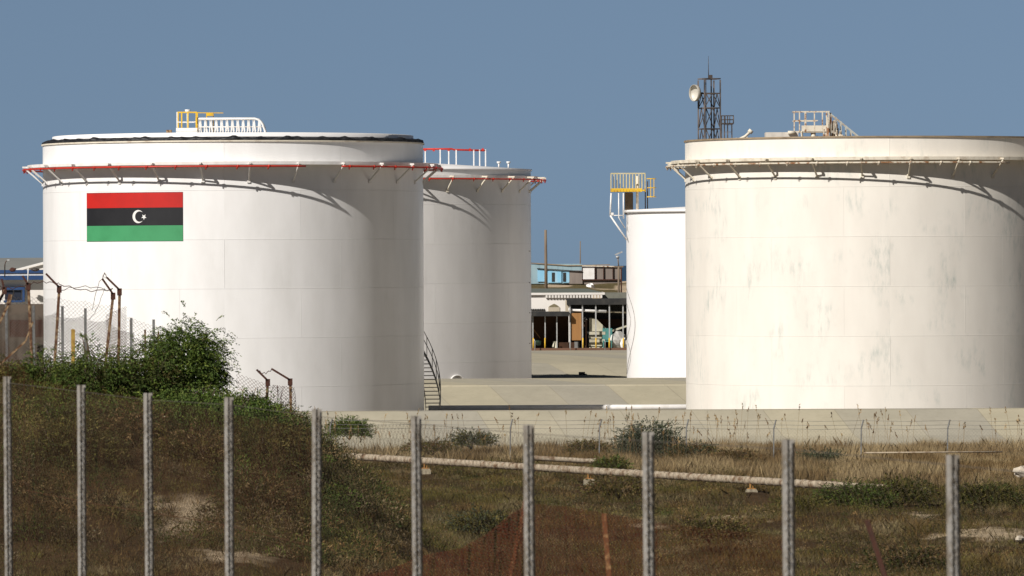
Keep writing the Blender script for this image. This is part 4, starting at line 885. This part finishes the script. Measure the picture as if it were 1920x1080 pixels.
blob('flat_boulder', 1913, 1012, .3, .25, 170, 'soil_pale', 'pale stone half buried at the lower right edge', 'boulder', 33, .3)

# ------------------------------------------------------------------ vegetation
def leaf_quads(C, D, L, Wd, col):
    """rhombic leaves: centres C, directions D, length, width, colour per leaf"""
    n = len(C); up = rng.normal(size=(n, 3)); S_ = np.cross(D, up); S_ /= np.linalg.norm(S_, axis=1, keepdims=True) + 1e-9
    V = np.stack([C - D * L[:, None] / 2, C + S_ * Wd[:, None] / 2, C + D * L[:, None] / 2, C - S_ * Wd[:, None] / 2], 1).reshape(-1, 3)
    return V, np.arange(n * 4).reshape(-1, 4), np.repeat(col, 4, 0)
def unit(v): return v / (np.linalg.norm(v, axis=1, keepdims=True) + 1e-9)
def palette(n, cols, var=.35):
    cols = np.array(cols); c = cols[rng.integers(0, len(cols), n)]; return np.clip(c * (1 + var * rng.normal(size=(n, 1)) * .6), .004, .6)
GREEN = [(.105, .155, .026), (.06, .10, .018), (.15, .185, .035), (.085, .125, .03)]
BRIGHT = [(.10, .15, .03), (.07, .12, .025), (.13, .16, .04)]
DARK = [(.045, .060, .014), (.06, .065, .018), (.08, .065, .02)]
GREY = [(.075, .09, .05), (.10, .11, .065), (.055, .07, .035)]
BROWN = [(.22, .14, .06), (.12, .07, .028), (.20, .14, .065), (.09, .08, .022)]
OLIVE = [(.13, .115, .026), (.09, .085, .02), (.16, .13, .04)]
def bush(name, cx, cy, z0, rx, rz, ry, ntw, cols, label, cat='bush', group=None, leaf=(.075, .028), twl=.5, droop=.5, base=.25, lpt=13, stems=5):
    t = thing(name, (cx, cy, z0), label, cat, group)
    # twigs start on limbs inside an uneven crown
    th = rng.uniform(0, 2 * math.pi, ntw); u = rng.uniform(-.35, 1, ntw); rr = rng.uniform(.25, 1, ntw) ** .6
    lump = .78 + .38 * vnoise(th * 2.1 + cx, u * 3 + cy, 17) + .12 * rng.normal(size=ntw)
    cu = np.sqrt(np.clip(1 - u * u, 0, 1))
    P0 = np.c_[rx * rr * cu * np.cos(th) * lump, ry * rr * cu * np.sin(th) * lump, rz * (base + (1 - base) * np.clip(rr * u, -.2, 1) * lump)]
    keep = P0[:, 2] > 0.0; P0 = P0[keep]; th = th[keep]; n = len(P0)
    D = unit(np.c_[np.cos(th) * .8, np.sin(th) * .8, rng.uniform(-.1, 1.1, n)] + rng.normal(size=(n, 3)) * .45)
    Lt = twl * rng.uniform(.5, 1.3, n); C = []; DD = []; TW0 = []; TW1 = []
    prev = P0
    for k in range(lpt):
        f = (k + .5) / lpt; p = P0 + D * (Lt * f)[:, None]; p[:, 2] -= droop * Lt * f * f
        tan = unit(D - np.array([[0, 0, 1.]]) * (2 * droop * f)); side = unit(rng.normal(size=(n, 3)))
        C.append(p + side * .02 + rng.normal(size=(n, 3)) * .012); DD.append(unit(tan + side * .8)); TW0.append(prev); TW1.append(p); prev = p
    C = np.concatenate(C); DD = np.concatenate(DD); m = len(C)
    pc = palette(n, cols); col = np.tile(pc, (lpt, 1)) * rng.uniform(.75, 1.25, (m, 1))
    V, Fq, cc = leaf_quads(C, DD, leaf[0] * rng.uniform(.6, 1.3, m), leaf[1] * rng.uniform(.7, 1.2, m), col)
    np_mesh('crown', V, Fq, 'plant', cc, parent=t)
    b = MB()
    for k in range(stems):
        a = rng.uniform(0, 6.28); e = np.array([rx * .6 * math.cos(a), ry * .6 * math.sin(a), rz * rng.uniform(.6, .95)]); mdl = e * .5 + rng.normal(size=3) * .08
        b.tube([(0, 0, -.1), tuple(mdl), tuple(e)], .035 * max(.6, rz), 5, .008)
        for q in range(5):
            f = rng.uniform(.3, .9); s0 = mdl * f + e * max(0, f - .5); d0 = unit(rng.normal(size=(1, 3)) + np.array([[math.cos(a), math.sin(a), .8]]))[0]; b.tube([tuple(s0), tuple(s0 + d0 * rx * .45)], .012, 4, .004)
    b.build('stem', 'bark', t); return t
def bush_px(name, px, py_base, rxp, hp, Y, ntw, cols, label, **kw):
    p = P(px, py_base, Y); s = Y / F; return bush(name, p.x, Y, p.z, rxp * s, hp * s, kw.pop('ry', rxp * s * .8), ntw, cols, label, **kw)
G1 = 'bushes on the left ridge'
bush_px('leafy_bush', 345, 745, 76, 140, 148, 2600, GREEN, 'tallest green bush, its crown standing out against the white tank', group=G1, twl=.55, stems=9, lpt=15)
bush_px('leafy_bush', 275, 760, 62, 105, 147, 900, GREEN + DARK, 'dark green bush just left of the tallest bush', group=G1)
bush_px('leafy_bush', 180, 765, 88, 108, 146, 1700, GREEN + DARK, 'wide dark green bush under the two close rusty posts', group=G1, lpt=14)
bush_px('leafy_bush', 85, 760, 66, 95, 147, 1100, GREEN + DARK, 'dense green bush at the far left below the rusty posts', group=G1)
bush_px('leafy_bush', 20, 760, 50, 78, 147, 600, OLIVE + DARK, 'olive bush cut by the left edge of the ridge', group=G1)
bush_px('leafy_bush', 370, 810, 85, 85, 143, 1300, GREEN + BRIGHT, 'bright green bush with drooping twigs below the tallest bush', group=G1, droop=.9)
bush_px('leafy_bush', 450, 815, 70, 85, 145, 1000, GREEN + BRIGHT, 'drooping green bush right of the ridge crest, left of the barbed posts', group=G1, droop=.9, twl=.6)
bush_px('leafy_bush', 508, 825, 40, 60, 147, 380, BRIGHT + OLIVE, 'thin yellow green bush at the foot of the barbed posts', group=G1, droop=.8)
bush_px('leafy_bush', 225, 815, 80, 75, 142, 900, GREEN + OLIVE, 'low spreading green bush below the wide dark bush', group=G1, droop=.8)
bush_px('leafy_bush', 110, 815, 75, 65, 142, 700, DARK + GREEN, 'low dark bush spreading below the far left bush', group=G1, droop=.8)
bush_px('leafy_bush', 165, 640 + 90, 20, 110, 155, 120, BRIGHT, 'slender sprig of leaves rising in front of the netting', group=G1, base=.1)
G2 = 'dark shrubs on the brown slope'
for px, py, rx, h, Y, n, cols, lb in ((130, 890, 75, 85, 137, 700, DARK + OLIVE, 'big dark olive shrub on the left of the brown slope'), (250, 850, 70, 70, 140, 500, BROWN + DARK, 'brown shrub in the middle of the slope under the green bushes'),
                                 (360, 880, 70, 60, 139, 450, BROWN + OLIVE, 'brown olive shrub above the pale sandy patch'), (490, 880, 75, 70, 141, 600, OLIVE + DARK, 'olive shrub right of the fourth near post'),
                                 (480, 960, 50, 50, 134, 350, DARK + BROWN, 'dark shrub right of the pale sandy patch'), (600, 950, 50, 45, 150, 350, DARK + OLIVE, 'dark green shrub low beside the fifth near post from the left, below the pipe end'),
                                 (545, 835, 40, 45, 150, 300, OLIVE + GREEN, 'green shrub beside the last barbed post'), (60, 960, 70, 50, 134, 350, BROWN + DARK, 'brown shrub low on the left edge of the slope'),
                                 (650, 985, 55, 60, 158, 450, BROWN + OLIVE, 'withered shrub with bare twigs right of the slope foot'), (225, 1010, 70, 45, 132, 300, BROWN + OLIVE, 'low brown shrub left of the pale sandy patch'),
                                 (560, 1040, 60, 40, 140, 300, OLIVE + DARK, 'low olive shrub near the bottom between the fourth and fifth near posts')):
    bush_px('slope_shrub', px, py + 8, rx * 1.1, h * 1.35, Y, int(n * 1.9), cols, lb, cat='shrub', group=G2, leaf=(.085, .030), twl=.5, droop=.35, lpt=11)
G3 = 'shrubs in the flat scrub'
for px, py, rx, h, Y, n, cols, lb in ((1215, 858, 68, 68, 252, 900, GREY, 'large round grey green shrub in front of the bund, left of centre right'), (655, 820, 40, 36, 256, 420, GREEN, 'dark leafy bush against the foot of the bund near the flag tank'),
                                 (1300, 860, 55, 30, 250, 260, GREY + BROWN, 'low grey brown shrub right of the large round shrub'), (1540, 880, 45, 35, 246, 420, GREY, 'small round grey shrub in the dry grass'),
                                 (885, 838, 45, 30, 256, 260, OLIVE + GREY, 'sparse olive shrub left of centre by the bund'), (1100, 850, 40, 24, 254, 220, OLIVE + BROWN, 'low brown shrub left of the large round shrub'),
                                 (1145, 885, 32, 28, 226, 260, BRIGHT + OLIVE, 'small bright green shrub behind the long pipe'), (1375, 870, 50, 28, 246, 240, BROWN, 'brown withered shrub between the two grey shrubs'),
                                 (1600, 955, 75, 50, 200, 600, DARK + DARK + GREEN, 'dark green shrub covering the right end of the long pipe'), (1690, 945, 60, 50, 203, 480, DARK + OLIVE, 'dark green shrub right of the pipe end'),
                                 (1850, 955, 75, 50, 198, 600, DARK + OLIVE, 'wide dark shrub at the right edge'), (1500, 960, 50, 30, 198, 260, OLIVE, 'olive shrub in front of the pipe, left of the dark ones'),
                                 (810, 850, 50, 26, 252, 220, BROWN + OLIVE, 'low brown shrub at the left of the boundary fence'), (1160, 930, 70, 34, 196, 320, OLIVE + BROWN, 'olive shrub in front of the pipe footing'),
                                 (900, 1000, 60, 40, 172, 340, OLIVE + GREY, 'grey olive shrub in the middle foreground'), (1330, 1010, 70, 40, 168, 340, BROWN + OLIVE, 'brown olive shrub at the lower right of centre'),
                                 (1700, 1075, 80, 50, 160, 420, DARK + BROWN, 'dark brown shrub at the lower right between the two last channel posts')):
    bush_px('scrub_bush', px, py, rx, h, Y, int(n * 2.2), cols, lb, cat='shrub', group=G3, leaf=(.075, .033), twl=.32, droop=.25, lpt=11)

def scatter(n, y0, y1, dens=None, wide=1.18):
    u = rng.random(n * 3); Y = np.sqrt(y0 ** 2 + u * (y1 ** 2 - y0 ** 2)); X = (rng.random(n * 3) * 2 - 1) * Y * .0873 * wide
    k = np.ones(len(X), bool) if dens is None else rng.random(len(X)) < dens(X, Y)
    return X[k][:n], Y[k][:n]
def blades(X, Y, k, h, w, cols_fn, spread, lean):
    n = len(X); Xr = np.repeat(X, k) + rng.normal(size=n * k) * spread; Yr = np.repeat(Y, k) + rng.normal(size=n * k) * spread
    Zr = ground_z(Xr, Yr) - .03; hh = np.repeat(h, k) * rng.uniform(.5, 1.2, n * k); a = rng.uniform(0, 6.28, n * k); ln = rng.normal(size=(n * k, 2)) * lean
    B = np.c_[Xr, Yr, Zr]; s = np.c_[np.cos(a), np.sin(a), np.zeros(n * k)] * (w * rng.uniform(.6, 1.3, n * k))[:, None] / 2
    M1 = B + np.c_[ln * hh[:, None] * .35, hh * .55]; T_ = B + np.c_[ln * hh[:, None], hh]
    V = np.stack([B - s, B + s, M1 + s * .8, T_, M1 - s * .8], 1).reshape(-1, 3); b0 = (np.arange(n * k) * 5)[:, None]
    Fq = b0 + np.array([[0, 1, 2, 3, 4]]); col = np.repeat(np.repeat(cols_fn(X, Y), k, 0) * rng.uniform(.7, 1.35, (n * k, 1)), 5, 0)
    return V, Fq, col
def clear(X, Y):
    m_ = np.ones_like(X)
    for fx, fy in foot: m_ *= 1 - ((np.abs(X - fx) < .55) & (Y > fy - 9) & (Y < fy + .5))
    return m_
def nz(x, y, s): return vnoise(x * .5, y * .3, s)
def veg_dens(X, Y): return clear(X, Y) * (1 - np.where(Y > 180, .95, .84) * sandy(X, Y)) * np.clip(.15 + 1.3 * vnoise(X * .7, Y * .3, 21), 0, 1)
def mixcol(X, Y):
    n = len(X); a = np.array([(.20, .125, .045)]); b = np.array([(.13, .105, .028)]); c = np.array([(.27, .215, .11)]); d = np.array([(.08, .06, .02)])
    w1 = np.clip((nz(X, Y, 31) - .35) * 3, 0, 1)[:, None]; w2 = np.clip((nz(X * 1.7, Y * 1.7, 32) - .55) * 4, 0, 1)[:, None]; w3 = np.clip((nz(X * .8, Y * .8, 33) - .6) * 4, 0, 1)[:, None]
    col = a * (1 - w1) + b * w1; col = col * (1 - w2) + c * w2; col = col * (1 - w3) + d * w3; return col * rng.uniform(.7, 1.3, (n, 1))
X, Y = scatter(46000, 112, 262, veg_dens)
V, Fq, col = blades(X, Y, 13, np.full(len(X), .10) + .24 * nz(X, Y, 41), .009, mixcol, .09, .45)
tag(np_mesh('rough_grass', V, Fq, 'plant', col), 'rough brown and olive grass covering the scrub ground', 'grass', kind='stuff')
# straw grass band before the bund
def straw_d(X, Y): return (1 - .97 * sandy(X, Y)) * np.clip((Y - 244 + 28 * np.clip(X / 15, 0, 1)) / 10, 0, 1) * (.3 + .9 * vnoise(X * .5, Y * .3, 51)) * np.clip(.55 + .5 * np.clip((X + 4) / 6, -1, 1), .2, 1)
def straw_c(X, Y):
    w = np.clip(vnoise(X * .6, Y * .25, 52)[:, None] * 2 - .5, 0, 1); return (np.array([(.42, .32, .175)]) * w + np.array([(.22, .145, .065)]) * (1 - w)) * rng.uniform(.75, 1.25, (len(X), 1))
X, Y = scatter(19000, 208, 264.5, straw_d)
V, Fq, col = blades(X, Y, 17, .22 + .5 * vnoise(X * .8, Y * .5, 53), .011, straw_c, .12, .25)
tag(np_mesh('dry_grass', V, Fq, 'plant', col), 'tall straw coloured grass along the foot of the bund', 'grass', kind='stuff')
# reeds with seed heads
X, Y = scatter(330, 246, 264, lambda X, Y: .2 + .8 * (vnoise(X * .45, Y * .2, 55) > .5)); n = len(X); Z = ground_z(X, Y); h = rng.uniform(1.1, 2.1, n); ln = rng.normal(size=(n, 2)) * .14
B = np.c_[X, Y, Z]; T_ = B + np.c_[ln * h[:, None], h]; V1, F1 = wires(B, T_, .006, 3); C1 = np.tile([[.30, .20, .09]], (len(V1), 1))
D = unit(T_ - B + rng.normal(size=(n, 3)) * .25); k = 9; Ch = np.repeat(T_, k, 0) - np.repeat(D, k, 0) * (rng.random((n * k, 1)) * .26 - .05) + rng.normal(size=(n * k, 3)) * .018
V2, F2, C2 = leaf_quads(Ch, unit(np.repeat(D, k, 0) + rng.normal(size=(n * k, 3)) * .4), np.full(n * k, .13), np.full(n * k, .035), np.repeat(palette(n, [(.34, .22, .10), (.22, .13, .06), (.42, .30, .15)]), k, 0))
tag(np_mesh('reeds', np.concatenate([V1, V2]), np.concatenate([F1, F2 + len(V1)]), 'plant', np.concatenate([C1, C2])), 'thin reeds with feathery seed heads in front of the bund', 'reeds', kind='stuff')
# dwarf scrub
def mound_dens(X, Y): return (X < -3) * (1 - .93 * sandy(X, Y)) * np.clip((vnoise(X * .9, Y * .45, 71) - .35) * 3, .12, 1)
def dwarf(n, y0, y1, cols, r0, r1, k, leaf, dens, name, label):
    X, Y = scatter(n, y0, y1, dens); n = len(X); r = rng.uniform(r0, r1, n); Z = ground_z(X, Y); dirs = unit(rng.normal(size=(n * k, 3))); dirs[:, 2] = np.abs(dirs[:, 2])
    rr = np.repeat(r, k)[:, None] * rng.uniform(.4, 1.1, (n * k, 1)); C = np.c_[np.repeat(X, k), np.repeat(Y, k), np.repeat(Z, k)] + dirs * rr * np.array([[1, 1, .9]])
    c = palette(n, cols, .6); pat = vnoise(X * .35, Y * .2, 61); c = c * (.35 + 1.3 * pat[:, None])
    V, Fq, cc = leaf_quads(C, unit(dirs + rng.normal(size=(n * k, 3)) * .5), leaf[0] * rng.uniform(.6, 1.5, n * k), leaf[1] * rng.uniform(.6, 1.3, n * k), np.repeat(c, k, 0) * rng.uniform(.7, 1.3, (n * k, 1)))
    tag(np_mesh(name, V, Fq, 'plant', cc), label, 'ground cover', kind='stuff')
dwarf(9500, 112, 246, OLIVE + BROWN + DARK + DARK + [(.20, .15, .09)], .12, .5, 95, (.055, .016), veg_dens, 'dwarf_scrub', 'knee high brown and dark olive scrub growing all over the rough ground')
dwarf(2600, 128, 156, OLIVE + BROWN + DARK + DARK + GREEN[:2] + [(.28, .21, .12)], .2, .75, 190, (.085, .022), mound_dens, 'slope_scrub', 'thick brown scrub covering the slope under the bushes')
